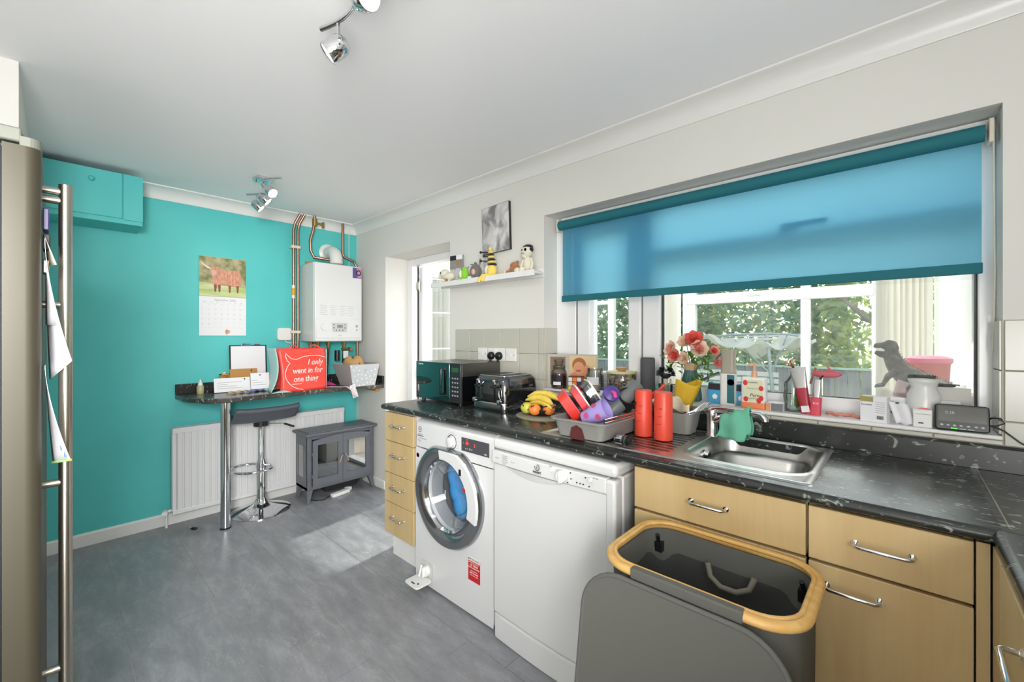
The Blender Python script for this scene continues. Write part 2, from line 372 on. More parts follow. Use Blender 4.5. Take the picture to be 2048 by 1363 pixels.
# ================================================================== the conservatory beyond
CV = struct(B((-.75, .28, -.08), (4.4, 2.72, -.002)).put('conservatory_floor', mat('pale_floor', '#B9B2A6', .5)))
cw = MB().box((-.75, .28, 0), (-.62, 2.7, .6)).box((3.95, .28, 0), (4.4, 2.7, 2.5)).box((-.75, 2.6, 0), (4.4, 2.7, .62)).box((-.75,.28,2.1),(-.62,2.7,2.4))
struct(cw.put('conservatory_wall', WALL))
w2 = bpy.data.objects.new('window_2', None); COL.objects.link(w2); w2['kind'] = 'structure'
f = MB()
for x0, x1 in ((-.62, -.5), (.33, .40), (1.16, 1.235), (2.055, 2.185), (3.10, 3.17), (3.585, 3.66), (4.17, 4.25)): f.box((x0, 2.6, .62), (x1, 2.67, 2.16))
for a, b in ((.62, .70), (2.09, 2.16)): f.box((-.62, 2.602, a), (4.25, 2.668, b))
f.box((2.1, 2.59, 1.645), (3.6, 2.672, 1.745)).box((-.5, 2.604, 1.70), (1.2, 2.666, 1.745))
f.box((2.19, 2.6, 1.775), (3.10, 2.66, 1.80)).box((3.17, 2.6, 1.775), (3.585, 2.66, 1.80))
f.box((-.6, 2.58, .60), (4.25, 2.7, .63))
f.put('window_frame', UPVC, w2, bv=.005)
for a, b in ((-.5, .33), (.40, 1.16), (1.235, 2.055), (2.185, 3.10), (3.17, 3.585), (3.66, 4.17)): MB().box((a, 2.63, .70), (b, 2.636, 2.09)).put('window_pane', GLASS, w2)
MB().box((2.75, 2.57, 1.70), (2.79, 2.60, 1.72)).box((2.66, 2.555, 1.705), (2.78, 2.572, 1.72)).put('window_handle', UPVC, w2, bv=.004)
w3 = bpy.data.objects.new('window_3', None); COL.objects.link(w3); w3['kind'] = 'structure'
f = MB()
for y0, y1 in ((.28, .36), (1.50, 1.56), (2.50, 2.6)): f.box((-.70, y0, .6), (-.63, y1, 2.1))
for a, b in ((.6, .68), (1.25, 1.31), (2.03, 2.1)): f.box((-.698, .28, a), (-.632, 2.6, b))
f.put('window_frame', UPVC, w3, bv=.004)
MB().box((-.67, .36, .68), (-.664, 2.5, 2.03)).put('window_pane', GLASS, w3)
rf = MB().add([(-.8, .27, 2.44), (4.45, .27, 2.44), (4.45, 2.8, 2.20), (-.8, 2.8, 2.20), (-.8, .27, 2.46), (4.45, .27, 2.46), (4.45, 2.8, 2.22), (-.8, 2.8, 2.22)], [(0, 3, 2, 1), (4, 5, 6, 7), (0, 1, 5, 4), (1, 2, 6, 5), (2, 3, 7, 6), (3, 0, 4, 7)])
rf = struct(rf.put('conservatory_roof', POLYC))
for x in (.1, 1.0, 1.9, 2.8, 3.7):
    MB().add([(x, .27, 2.37), (x+.05, .27, 2.37), (x+.05, 2.8, 2.13), (x, 2.8, 2.13), (x, .27, 2.44), (x+.05, .27, 2.44), (x+.05, 2.8, 2.20), (x, 2.8, 2.20)], [(0, 3, 2, 1), (4, 5, 6, 7), (0, 1, 5, 4), (1, 2, 6, 5), (2, 3, 7, 6), (3, 0, 4, 7)]).put('roof_bar', UPVC, rf)
# vertical louvre blinds
def louvres(label, axis, fixed, a, b, z0, z1, n, group):
    t = thing('vertical_blind', label, 'blind', (0, 0, 0), 0, group)
    (B((a-.02, fixed-.02, z1), (b+.02, fixed+.03, z1+.035)) if axis == 'x' else B((fixed-.02, a-.02, z1), (fixed+.03, b+.02, z1+.035))).put('headrail', UPVC, t, bv=.003)
    for i in range(n):
        c0 = a+(b-a)*(i+.5)/n; h = .042; an = R(58+6*sin(i*2.1))
        dx, dy = h*cos(an), h*sin(an)
        fn = (lambda u, v: (c0+dx*(2*u-1), fixed+dy*(2*u-1)+.006*sin(pi*u), z0+(z1-z0)*v)) if axis == 'x' else (lambda u, v: (fixed+dy*(2*u-1)+.006*sin(pi*u), c0+dx*(2*u-1), z0+(z1-z0)*v))
        MB().grid(fn, 4, 1).put('louvre', VBLIND, t, sm=60)
louvres('cream vertical louvre blind drawn back at the right end of the conservatory windows', 'x', 2.50, 3.62, 3.93, .72, 2.10, 9, None)
louvres('narrow bunch of cream vertical louvres left of the middle conservatory window', 'x', 2.50, 1.80, 2.06, .72, 2.10, 7, None)
louvres('cream vertical louvres on the side windows seen through the doorway', 'y', -.55, .75, 1.55, .66, 2.02, 12, None)

# ------------------------------------------------ ground, fence, hedge
LAWN = mat('lawn', '#8DA36A', .9); PATIO = mat('patio_paving', '#B9B4A8', .8)
tag(B((-8, 2.75, -.3), (14, 14, -.15)).put('lawn', LAWN), 'green lawn behind the conservatory', 'lawn', kind='structure')
struct(B((-3, 2.72, -.16), (7, 4.2, -.1)).put('patio', PATIO))
FENCE = mat('weathered_fence_board', '#8F9196', .85)
t = tex(FENCE, 'Noise', 4, 4, (12, 12, .5)); FENCE.node_tree.links.new(ramp(FENCE, t.outputs[0], [(.3, '#7F8389'), (.7, '#A0A3A8')]), bsdf(FENCE).inputs[0])
fn = thing('fence', 'weathered grey close-board fence with a pale green rail along its top, seen through the windows', 'fence', (0, 6.0, -.15))
fb = None
for k in range(74):
    xx = -3.2+.15*k
    if fb is None: fb = B((-.069, -.01, 0), (.069, .01, .98)).put('board', FENCE, fn)
    o = fb if k == 0 else fb.copy()
    if k: COL.objects.link(o); o.parent = fn
    o.location = (xx, .012*(k % 2), .012*sin(k*1.7))
B((-3.3, -.03, .97), (7.9, .03, 1.0)).put('top_rail', mat('pale_green_rail', '#BFDDD0', .6), fn)
B((-3.3, .02, .3), (7.9, .05, .36)).put('back_rail', FENCE, fn)
def leaves(name, c, r, n, m, size, seed, label, cat='shrub', trunk=None, group=None):
    rnd = random.Random(seed); t = thing(name, label, cat, (c[0], c[1], -.15), 0, group); mb = MB()
    for i in range(n):
        while 1:
            p = [rnd.uniform(-1, 1) for _ in range(3)]
            l = sum(q**4 for q in p)
            if .25 < l < 1: break
        p = Vector((p[0]*r[0], p[1]*r[1], c[2]+.15+p[2]*r[2])); s = size*rnd.uniform(.6, 1.3)
        a = Vector([rnd.uniform(-1, 1) for _ in range(3)]).normalized(); b2 = a.cross(Vector([rnd.uniform(-1, 1) for _ in range(3)])).normalized()
        mb.m = rnd.choice([0, 0, 1, 2]); mb.add([p-a*s, p+b2*s*.5, p+a*s, p-b2*s*.5], [(0, 1, 2, 3)])
    mb.put('foliage', m, t, stuff=True)
    if trunk: trunk(t)
    return t
hm = [HEDGE, HEDGE3, HEDGE2]
leaves('hedge', (-1.4, 8.2, 1.6), (1.75, .8, 2.2), 13000, [HEDGE, HEDGE3, HEDGE3], .10, 1, 'tall soft green hedge beyond the fence, behind the narrow opening window', 'hedge')
leaves('hedge', (1.5, 8.2, 1.7), (1.1, .8, 2.3), 9000, hm, .10, 2, 'tall grey-green hedge behind the rotary airer', 'hedge')
def tk(t):
    MB().tube([(.9, -.8, .8), (.5, -.85, 1.1), (.0, -.85, 1.35), (-.6, -.85, 1.75), (-1.1, -.85, 2.3)], .06, 8, radii=[.09, .08, .07, .05, .03]).tube([(.0, -.85, 1.35), (-.1, -.85, 2.2), (.0, -.85, 2.8)], .04, 8, radii=[.05, .04, .02]).put('trunk', mat('tree_bark', '#9A8C7C', .9), t, sm=60)
leaves('tree', (3.95, 8.0, 1.9), (1.3, .8, 2.1), 9000, [HEDGE2, HEDGE, HEDGE2], .09, 3, 'sunlit yellow-green tree with a slanting branch behind the right-hand pane', 'tree', tk)
leaves('hedge', (-5.1, 7.6, 1.5), (1.85, .9, 2.0), 3000, hm, .12, 4, 'leafy hedge at the far left of the garden', 'hedge')
# rotary airer / canopy outside
MET = mat('pale_galvanised_tube', '#A9B4BC', .3, .8)
t = thing('rotary_airer', 'collapsed silver rotary clothes airer with lines in the garden outside the window', 'airer', (2.5, 4.3, -.12))
MB().cyl((.12, 0, 0), (-.02, .02, 1.46), .022, 10).put('pole', MET, t, sm=60)
for e in ((-.95, .1, 1.40), (.45, -.15, 1.42), (.35, .8, 1.46), (-.7, .75, 1.44)):
    MB().tube([(-.02, .02, 1.47), (e[0]*.5, e[1]*.5, 1.46), e], .012, 8).put('arm', MET, t, sm=60)
    MB().cyl((.03, .01, .95), (e[0]*.5, e[1]*.5, 1.46), .008, 6).put('strut', MET, t)
for k in range(1, 7):
    q = k/6.5; es = [(-.95, .1, 1.40), (.45, -.15, 1.42), (.35, .8, 1.46), (-.7, .75, 1.44)]
    MB().tube([(e[0]*q, e[1]*q, e[2]-.03*(1-q)) for e in es], .0035, 4, closed=True).put('line', WPLAS, t)
PALE = translucent('white_cover_cloth', '#F0EFEA', .3)
def cvr(u, v):
    x = -.70+1.25*u; return (x+.03*sin(9*v), -.05+.45*v, .06-.16*sin(pi*u)*(.35+.65*v)+.05*sin(14*u+5*v)+.03*sin(23*u-7*v)-.22*abs(v-.5)*(1-.5*abs(2*u-1)))
tag(MB().grid(cvr, 26, 10).mv(2.4, 4.2, 1.28).put('cover_sheet', PALE, sm=180, thick=.004), 'crumpled white sheet hanging over the lines of the garden airer', 'sheet')
t = thing('garden_bench', 'long low pale slatted garden bench in front of the fence', 'bench', (1.55, 5.2, -.15))
for k in range(5): B((-.85, -.2+.09*k, .44), (.85, -.13+.09*k, .47)).put('slat', WPLAS, t)
for k in range(4): B((-.85, .26, .55+.1*k), (.85, .28, .62+.1*k)).put('slat', WPLAS, t)
for x in (-.8, 0, .75): B((x, -.2, 0), (x+.05, .26, .44)).put('leg', WPLAS, t)
tag(MB().lathe([(.01, 0), (.5, 0), (.52, .12), (.5, .24), (.46, .24), (.45, .05), (.01, .05)], (3.10, 5.2, -.15), 28).put('paddling_pool', mat('pink_inflatable', '#E9A5B0', .4), sm=50), 'pink inflatable paddling pool on the lawn by the fence', 'paddling pool')
# ================================================================== kitchen run
def loft(m, rings, cap0=False, cap1=False):
    n = len(rings[0]); o = len(m.v); m.v += [tuple(p) for r in rings for p in r]; k = len(m.f)
    for j in range(len(rings)-1):
        for i in range(n): m.f.append((o+j*n+i, o+j*n+(i+1) % n, o+(j+1)*n+(i+1) % n, o+(j+1)*n+i))
    if cap0: m.f.append(tuple(o+i for i in range(n))[::-1])
    if cap1: m.f.append(tuple(o+(len(rings)-1)*n+i for i in range(n)))
    m.mi += [m.m]*(len(m.f)-k); return m
def ring(w, h, r, z, cx=0, cy=0, n=5): return [(x, y, z) for x, y in rrect(w, h, r, n, cx, cy)]

wk = MB()
nose = [(-.6+.016-.016*cos(R(a)), .8945+.0155*sin(R(a))) for a in (-90, -60, -30, 0, 30, 60, 90)]
full = nose+[(0, .91), (0, .879)]
frontp = nose+[(-.485, .91), (-.485, .879)]
wk.prism(full, 1.481, 3.215, 'x').prism(frontp, 3.215, 3.572, 'x').prism([(-.078, .879), (-.078, .91), (0, .91), (0, .879)], 3.215, 3.572, 'x').prism(full, 3.572, 3.922, 'x')
nose2 = [(3.907+.016-.016*cos(R(a)), .8945+.0155*sin(R(a))) for a in (-90, -60, -30, 0, 30, 60, 90)]
wk.prism([(x, z) for x, z in nose2]+[(4.62, .91), (4.62, .879)], -2.2, -.590, 'y').box((3.922, -.592, .879), (4.62, 0, .91))
wt = tag(wk.put('worktop', LAM, sm=40), 'black speckled laminate worktop running under the window and round the corner', 'worktop')
B((3.934, -.552, .9095), (3.937, -.0, .9108)).put('joint_strip', BRUSH, wt)
tag(MB().prism([(-.018, .911), (-.018, .978), (-.010, .986), (0, .986), (0, .911)], 1.481, 4.62, 'x').put('upstand', LAM), 'black speckled upstand along the back of the worktop', 'upstand')

def dhandle(p0, p1, out, parent, r=.0048, out_axis='y', flat=False):
    a, b = Vector(p0), Vector(p1); d = (b-a).normalized(); o = Vector((0, -out, 0)) if out_axis == 'y' else Vector((-out, 0, 0))
    pts = [a, a+o*.8, a+o+d*.008, b+o-d*.008, b+o*.8, b]
    return MB().tube(pts, r, 8).cyl(a, a+o*.1, r*1.7, 10).cyl(b, b+o*.1, r*1.7, 10).put('handle', CHROME, parent, sm=60)
# narrow drawer unit
t = thing('drawer_unit', 'narrow beech-effect unit of four drawers at the left end of the worktop', 'cabinet', (1.65, -.3, 0))
def W2L(m, x, y, z=0): return m.mv(-x, -y, -z)
W2L(MB().box((1.503, -.56, .15), (1.80, -.03, .874)).box((1.503, -.53, 0), (1.80, -.51, .15)), 1.65, -.3).put('carcase', GLOSSW, t)
for i, (z0, z1) in enumerate(((.158, .338), (.342, .511), (.515, .697), (.701, .868))):
    dr = W2L(B((1.499, -.586, z0), (1.796, -.566, z1)), 1.65, -.3).put('drawer', WOOD, t, bv=.002)
    zc = z1-.07; dhandle((-.055, -.286, zc), (.055, -.286, zc), .032, dr, .005)
# cabinets either side under the sink
def unit(label, x0, x1, dx0, dx1, hx, hasd=True):
    cx = (x0+x1)/2; t = thing('base_cabinet', label, 'cabinet', (cx, -.3, 0))
    W2L(MB().box((x0, -.562, .12), (x1, -.03, .72)).box((x0, -.562, .12), (x0+.016, -.03, .874)).box((x1-.016, -.562, .12), (x1, -.03, .874)).box((x0, -.53, 0), (x1, -.515, .12)).box((x0, -.562, .72), (x1, -.5, .74)), cx, -.3).put('carcase', BLK if 0 else WOOD, t)
    d = W2L(B((x0+.0015, -.586, .737), (x1-.0015, -.566, .872)), cx, -.3).put('drawer', WOOD, t, bv=.002)
    dhandle((hx[0]-cx, -.286, .806), (hx[1]-cx, -.286, .806), .028, d)
    d = W2L(B((x0+.0015, -.586, .125), (x1-.0015, -.566, .729)), cx, -.3).put('door', WOOD, t, bv=.002)
    if hx[2]: dhandle((hx[2]-cx, -.286, .681), (hx[3]-cx, -.286, .681), .028, d)
    return t
unit('beech-effect sink cabinet with one drawer front, standing behind the laundry hamper', 3.100, 3.585, 0, 0, (3.29, 3.39, 0, 0))
unit('beech-effect cabinet with a drawer over a door, between the hamper and the corner', 3.588, 3.884, 0, 0, (3.684, 3.787, 3.627, 3.730))
tag(B((3.886, -.583, .0), (3.906, -.56, .874)).put('corner_post', WOOD), 'slim beech-effect filler post in the corner between the two cabinet runs', 'filler post')
t = thing('base_cabinet', 'beech-effect corner cabinet under the returning worktop at the right edge of the picture', 'cabinet', (4.2, -1.2, 0))
W2L(MB().box((3.93, -2.15, .12), (4.6, -.60, .874)).box((3.98, -2.15, 0), (4.0, -.6, .12)), 4.2, -1.2).put('carcase', WOOD, t)
W2L(B((3.909, -.686, .12), (3.93, -.588, .874)), 4.2, -1.2).put('filler_panel', WOOD, t, bv=.001)
d = W2L(B((3.909, -1.185, .66), (3.93, -.689, .872)), 4.2, -1.2).put('drawer', WOOD, t, bv=.002)
dhandle((3.909-4.2, -.88+1.2, .808), (3.909-4.2, -1.0+1.2, .808), .026, d, out_axis='x')
W2L(B((3.909, -1.185, .125), (3.93, -.689, .655)), 4.2, -1.2).put('door', WOOD, t, bv=.002)
d = W2L(B((3.909, -1.69, .125), (3.93, -1.19, .872)), 4.2, -1.2).put('door', WOOD, t, bv=.002)

# ------------------------------------------------ sink
def sstep(a, b, x): t = min(1, max(0, (x-a)/(b-a))); return t*t*(3-2*t)
def sd(x, y, cx, cy, w, h, r):
    qx, qy = abs(x-cx)-w/2+r, abs(y-cy)-h/2+r
    return math.hypot(max(qx, 0), max(qy, 0))+min(max(qx, qy), 0)-r
SX0, SX1, SY0, SY1 = 2.655, 3.592, -.549, -.052
def sinkz(u, v):
    x = SX0+(SX1-SX0)*u; y = SY0+(SY1-SY0)*v
    e = sd(x, y, (SX0+SX1)/2, (SY0+SY1)/2, SX1-SX0, SY1-SY0, .02)
    z = .9105+.0045*(1-sstep(-.0, -.012, e)*0)*sstep(0, -.006, e)-.0035*sstep(-.016, -.026, e)
    q = sd(x, y, 3.392, -.272, .352, .402, .085)
    z += .003*sstep(.022, .006, q)
    z -= .125*sstep(.004, -.028, q)
    g = sstep(0, .03, .47-abs(x-2.93)-.22)*sstep(0, .03, .2-abs(y+.3))
    z += g*(-.003+.0028*sin(2*pi*(y+.04*x)/.036))
    return (x, y, z)
t = thing('sink', 'stainless steel inset sink with a ribbed drainer on its left', 'sink', (0, 0, 0))
MB().grid(sinkz, 230, 124).put('sink_top', STEEL, t, sm=180)
MB().box((SX0+.003, SY0+.003, .9085), (SX1-.003, SY1-.003, .9095)).v
MB().cyl((3.222, -.26, .872), (3.238, -.26, .868), .017, 16).put('overflow', CHROME, t, sm=50)
m = MB(); rr = [ring(.285, .30, .07, .862), ring(.293, .308, .074, .866), ring(.285, .30, .07, .862), ring(.268, .283, .065, .85), ring(.235, .25, .05, .797), ring(.215, .23, .04, .793)]
loft(m, rr, False, True)
tag(m.put('washing_up_bowl', STEEL, sm=60), 'rounded stainless steel washing-up bowl sitting inside the sink', 'bowl').location = (3.392, -.272, 0)
# mixer tap
t = thing('mixer_tap', 'chrome single-lever mixer tap behind the sink with a mint cloth over its spout', 'tap', (3.205, -.115, .912))
MB().lathe([(.027, 0), (.027, .006), (.022, .012), (.0215, .075), (.024, .09), (.022, .104), (.01, .108), (0, .108)], n=24).put('body', CHROME, t, sm=50)
MB().tube([(0, 0, .06), (.04, -.010, .078), (.095, -.024, .100), (.15, -.036, .113), (.182, -.043, .112), (.196, -.046, .098), (.197, -.046, .090)], .012, 12, radii=[.016, .015, .013, .011, .011, .012, .012]).put('spout', CHROME, t, sm=60)
MB().tube([(-.01, 0, .104), (.02, -.008, .114), (.065, -.02, .119), (.085, -.025, .119)], .006, 8, radii=[.012, .008, .006, .005]).put('lever', CHROME, t, sm=60)
def clo(u, v):
    s = .035+.105*u; top = .072+.42*(s-.03)
    ang = (v-.5)*2; y = -.010-.23*(s-.03)+.018*math.copysign(min(1, abs(ang)*3), ang)+.012*sin(7*u+4*v)*abs(ang)-.012*(ang < 0)*abs(ang)
    z = top+.0135*(1-min(1, abs(ang)*3)**2)-.0-(top-.004-.02*(u > .9)*1)*max(0, (abs(ang)-.2))/.8
    return (s+.012*sin(9*v)*abs(ang)-.02*abs(ang)*(1-u)+.006, y, max(.004, z+.004*sin(15*u)))
tag(MB().grid(clo, 18, 24).put('cleaning_cloth', MINT, sm=180, thick=.003), 'mint green cloth draped over the spout of the mixer tap', 'cloth').location = (3.205, -.115, .914)

# ------------------------------------------------ washing machine
WX0, WX1, WY = 1.841, 2.437, -.60; wc = (2.14, -.33)
t = thing('washing_machine', 'white front-loading washing machine with a round door and red display, beside the drawers', 'washing machine', (wc[0], wc[1], 0))
def L(m): return W2L(m, wc[0], wc[1])
hx, hz, hr0 = 2.128, .530, .172
angs = sorted([2*pi*k/60 for k in range(60)]+[math.atan2(z-hz, x-hx) % (2*pi) for x in (WX0, WX1) for z in (.012, .72)])
def edge(a):
    c_, s_ = cos(a), sin(a); q = min(((WX1-hx) if c_ > 0 else (WX0-hx))/c_ if abs(c_) > 1e-6 else 9, ((.72-hz) if s_ > 0 else (.012-hz))/s_ if abs(s_) > 1e-6 else 9); return hx+q*c_, hz+q*s_
m = MB(); loft(m, [[(edge(a)[0], WY, edge(a)[1]) for a in angs], [(hx+hr0*cos(a), WY, hz+hr0*sin(a)) for a in angs], [(hx+hr0*cos(a), WY+.02, hz+hr0*sin(a)) for a in angs]])
m.box((WX0, WY+.0003, .012), (WX0+.015, -.06, .72)).box((WX1-.015, WY+.0003, .012), (WX1, -.06, .72)).box((WX0, WY+.0003, .012), (WX1, -.06, .03)).box((WX0, -.10, .012), (WX1, -.06, .72))
L(m).put('body', ENAMEL, t, sm=30)
L(MB().prism([(WY, .722), (WY+.002, .855), (WY+.03, .868), (-.06, .868), (-.06, .722)], WX0, WX1, 'x')).put('control_panel', ENAMEL, t, bv=.005)
for x in (WX0+.06, WX1-.06): L(MB().cyl((x, -.52, 0), (x, -.52, .02), .022, 12)).put('foot', BLK, t)
dc = (2.128, WY, .530)
df = L(MB().lathe([(.252, .0), (.252, -.022), (.243, -.034), (.225, -.038), (.205, -.036), (.182, -.020), (.172, .004)], dc, 56, 'y', cap=False)).put('door', [mat('machine_door_bezel', '#A2A4A8', .12, .9)], t, sm=40)
for p in df.data.vertices:
    if p.co.z > dc[2]+.225: p.co.z = dc[2]+.225+(p.co.z-dc[2]-.225)*.25
L(MB().lathe([(.179, -.018), (.172, -.030), (.165, -.018)], dc, 48, 'y', cap=False)).put('door_ring', CHROME, df, sm=60)
L(MB().lathe([(.168, -.020), (.150, -.006), (.13, .06), (.10, .085), (.05, .095), (0, .097)], dc, 40, 'y', cap=False)).put('door_glass', SMOKE, df, sm=60)
L(MB().lathe([(.171, .02), (.20, .06), (.225, .10), (.225, .30), (.0, .32)], dc, 40, 'y', cap=False)).put('drum', mat('drum_steel', '#9a9ca0', .35, .5), df, sm=60)
L(MB().lathe([(.171, .018), (.150, .06), (.155, .08)], dc, 40, 'y', cap=False)).put('door_gasket', mat('grey_gasket', '#8d8f92', .5), df, sm=60)
mcl = MB()
for i, (x, z, s) in enumerate(((-.05, .04, .07), (-.03, -.03, .08), (-.055, .09, .05), (.0, -.10, .08), (.03, .05, .05))): mcl.ball((dc[0]+x-.07, dc[1]+.150, dc[2]+z), (s*.8, .05, s*1.2), 12, 8)
tag(L(mcl).put('laundry', mat('blue_fabric', '#4AA2E6', .9, bump=.5), sm=180), 'bundle of blue laundry behind the round door of the washing machine', 'laundry').location = (wc[0], wc[1], 0)
mcl = MB().ball((dc[0]+.09, dc[1]+.16, dc[2]-.05), (.06, .05, .09), 12, 8)
tag(L(mcl).put('laundry', mat('grey_fabric', '#B9BBC0', .9), sm=180), 'pale grey garment beside the blue laundry inside the machine', 'laundry').location = (wc[0], wc[1], 0)
# white handle crescent
pts = []
for k in range(15):
    a = R(98-k*8.2); ro = .244; zz = min(ro*sin(a), .224); pts.append((dc[0]+ro*cos(a), dc[2]+zz))
for k in range(15):
    a = R(98-(14-k)*8.2); ri = .182; pts.append((dc[0]+ri*cos(a), dc[2]+ri*sin(a)))
hd = L(MB().prism(pts, WY-.046, WY-.030, 'y')).put('door_handle', ENAMEL, df, bv=.003)
L(MB().box((dc[0]+.125, WY-.048, dc[2]+.135), (dc[0]+.14, WY-.045, dc[2]+.165))).put('slot', BLK, hd)
tl = []
for k in range(8): a = R(165-k*8.5); tl.append((dc[0]+.242*cos(a), dc[2]+min(.242*sin(a), .222)))
for k in range(8): a = R(165-(7-k)*8.5); tl.append((dc[0]+.186*cos(a), dc[2]+.186*sin(a)))
L(MB().cyl((dc[0]+.160, WY-.0475, dc[2]+.075), (dc[0]+.160, WY-.0455, dc[2]+.075), .010, 16)).put('badge', REDINK, hd)
# controls
L(MB().lathe([(.031, 0), (.031, -.004), (.026, -.006), (.024, -.022), (.02, -.025), (0, -.025)], (2.150, WY, .797), 32, 'y')).put('dial', ENAMEL, t, sm=40)
L(MB().lathe([(.0345, -.0), (.036, -.005), (.033, -.006), (.032, 0)], (2.150, WY, .797), 32, 'y', cap=False)).put('dial_ring', CHROME, t, sm=60)
mk = MB()
for k in range(14):
    a = R(-150+k*300/13+90); mk.add([(2.150+.046*cos(a)-.005, WY-.0006, .797+.043*sin(a)-.0012), (2.150+.046*cos(a)+.005, WY-.0006, .797+.043*sin(a)-.0012), (2.150+.046*cos(a)+.005, WY-.0006, .797+.043*sin(a)+.0012), (2.150+.046*cos(a)-.005, WY-.0006, .797+.043*sin(a)+.0012)], [(0, 1, 2, 3)])
L(mk).put('dial_markings', INKG, t)
pn = L(B((2.220, WY-.003, .768), (2.410, WY, .832))).put('display_panel', mat('display_smoke', '#4a4b50', .15), t, bv=.002)
dig = mat('red_led', '#ff3b30', .5, emit='#ff3020', es=1.6)
def TX(s, size, m, par, x, y, z, o, **k): return txt(s, size, m, par, (x-o[0], y-o[1], z), **k)
TX('49', .022, dig, pn, 2.262, WY-.0036, .808, wc); TX('2', .018, dig, pn, 2.315, WY-.0036, .805, wc); TX('8', .010, dig, pn, 2.263, WY-.0036, .825, wc); TX('o', .008, dig, pn, 2.236, WY-.0036, .808, wc)
TX('o  +  %  =', .012, WHITEINK, pn, 2.275, WY-.0036, .783, wc)
TX('ON', .010, WHITEINK, pn, 2.388, WY-.0036, .778, wc)
lm = L(MB().lathe([(.015, -.0008), (.0125, -.0008)], (1.880, WY, .818), 24, 'y', cap=False)).put('logo', INK, t)
TX('H', .018, INK, t, 1.880, WY-.001, .818, wc, shear=.3)
L(B((1.856, WY-.0008, .783), (1.912, WY, .786))).put('stripe', INK, t)
TX('HOOVER', .010, INKG, t, 1.884, WY-.001, .793, wc)
TX('H-WASH 300 LITE', .009, INKG, t, 1.905, WY-.001, .772, wc); TX('10kg', .012, INKG, t, 1.872, WY-.001, .760, wc)
L(MB().lathe([(.0115, -.0008), (0, -.0008)], (1.862, WY-.001, .678), 20, 'y')).put('energy_badge', WHITEINK, t)
L(MB().lathe([(.0125, -.0006), (.010, -.0006)], (1.862, WY-.0016, .678), 20, 'y', arc=.5)).put('energy_ring', REDINK, t)
st = L(B((2.268, WY-.0012, .172), (2.349, WY, .276))).put('warranty_sticker', REDINK, t)
L(B((2.268, WY-.0014, .264), (2.349, WY-.001, .281))).put('sticker_header', WHITEINK, st)
TX('IMPORTANT!', .0135, INK, st, 2.3085, WY-.0024, .2725, wc)
for s, z, q in (('REGISTER TODAY FOR YOUR', .258, .0055), ('10 YEAR', .246, .015), ('PARTS GUARANTEE', .234, .0085), ('CALL US NOW ON', .220, .0055), ('0800 294 6000', .210, .0095), ('or visit us online to register', .200, .005)): TX(s, q, WHITEINK, st, 2.3085, WY-.0024, z, wc)
# open filter flap
fl = L(MB().prism(rrect(.115, .10, .02, 5, 1.945, -.657), .052, .060)).put('filter_flap', ENAMEL, t, bv=.002)
L(MB().box((1.93, -.69, .060), (1.955, -.684, .0615)).cyl((1.97, -.675, .060), (1.97, -.675, .062), .005, 10)).put('flap_slots', INK, fl)
L(MB().prism(rrect(.105, .085, .02, 5, 1.945, .098), WY-.0015, WY+.001, 'y')).put('filter_recess', mat('recess_shadow_grey', '#C9C9C6', .5), t)
L(MB().lathe([(.026, 0), (.026, -.018), (.02, -.022), (0, -.022)], (1.945, WY, .09), 20, 'y').box((1.940, WY-.034, .066), (1.950, WY-.02, .114)).cyl((1.908, WY-.01, .11), (1.915, WY-.03, .06), .006)).put('filter_cap', WPLAS, t, bv=.001)

# ------------------------------------------------ dishwasher
wc = (2.755, -.33); DX0, DX1, DY = 2.458, 3.055, -.640
t = thing('dishwasher', 'white freestanding dishwasher between the washing machine and the sink cabinet', 'dishwasher', (wc[0], wc[1], 0))
L(MB().box((DX0, -.575, .0), (DX1, -.06, .822))).put('body', ENAMEL, t, bv=.006)
L(MB().box((DX0-.001, DY+.012, .826), (DX1+.001, -.06, .872))).put('top_cap', ENAMEL, t, bv=.016, seg=4)
def front(z0, z1, y, bul=.014, inset=0, x0=DX0, x1=DX1, th=.035):
    n = 12; p = [(x0+inset+(x1-x0-2*inset)*k/n, y-bul*sin(pi*k/n)) for k in range(n+1)]
    return L(MB().prism(p+[(x1-inset, y+th), (x0+inset, y+th)], z0, z1))
front(.118, .765, DY+.016, .012, .003).put('door', ENAMEL, t, bv=.006, seg=3)
L(B((DX1-.040, DY+.008, .118), (DX1-.001, DY+.06, .818))).put('door_edge', ENAMEL, t, bv=.010, seg=3)
front(.768, .822, DY+.006, .012, .002, DX0, DX1-.034).put('control_panel', ENAMEL, t, bv=.004)
def scoop(u, v):
    a = -1+2*u; w = .15; x = 2.70+a*w; dep = .010*(1-a*a); return (x, DY+.004-dep*(1-v)-.001, .766-.028*(1-a*a)*v)
L(MB().grid(scoop, 16, 4)).put('finger_pull', ENAMEL, t, sm=180)
def pl(v): return (v[0], v[1]+.03*v[2]**0*0, v[2])
pk = front(.0, .112, DY+.020, .012, .001).put('plinth', ENAMEL, t, bv=.008)
PY = DY-.0075
L(MB().lathe([(.024, 0), (.023, -.012), (.021, -.018), (0, -.019)], (2.845, PY+.002, .796), 32, 'y').box((2.8415, PY-.024, .776), (2.8485, PY-.014, .816))).put('dial', WPLAS, t, bv=.001)
for x, z in ((2.793, .808), (2.965, .808)): L(MB().lathe([(.0085, 0), (.0085, -.005), (.007, -.007), (0, -.007)], (x, PY+.004, z), 20, 'y')).put('button', WPLAS, t, sm=50)
mk = MB()
for x, z in ((2.908, .786), (2.922, .786), (2.936, .786), (2.960, .784), (2.945, .812), (2.880, .815), (2.883, .794), (2.868, .777), (2.826, .776)): mk.box((x-.002, PY+.0005, z-.002), (x+.002, PY+.003, z+.002))
L(mk).put('indicators', INK, t)
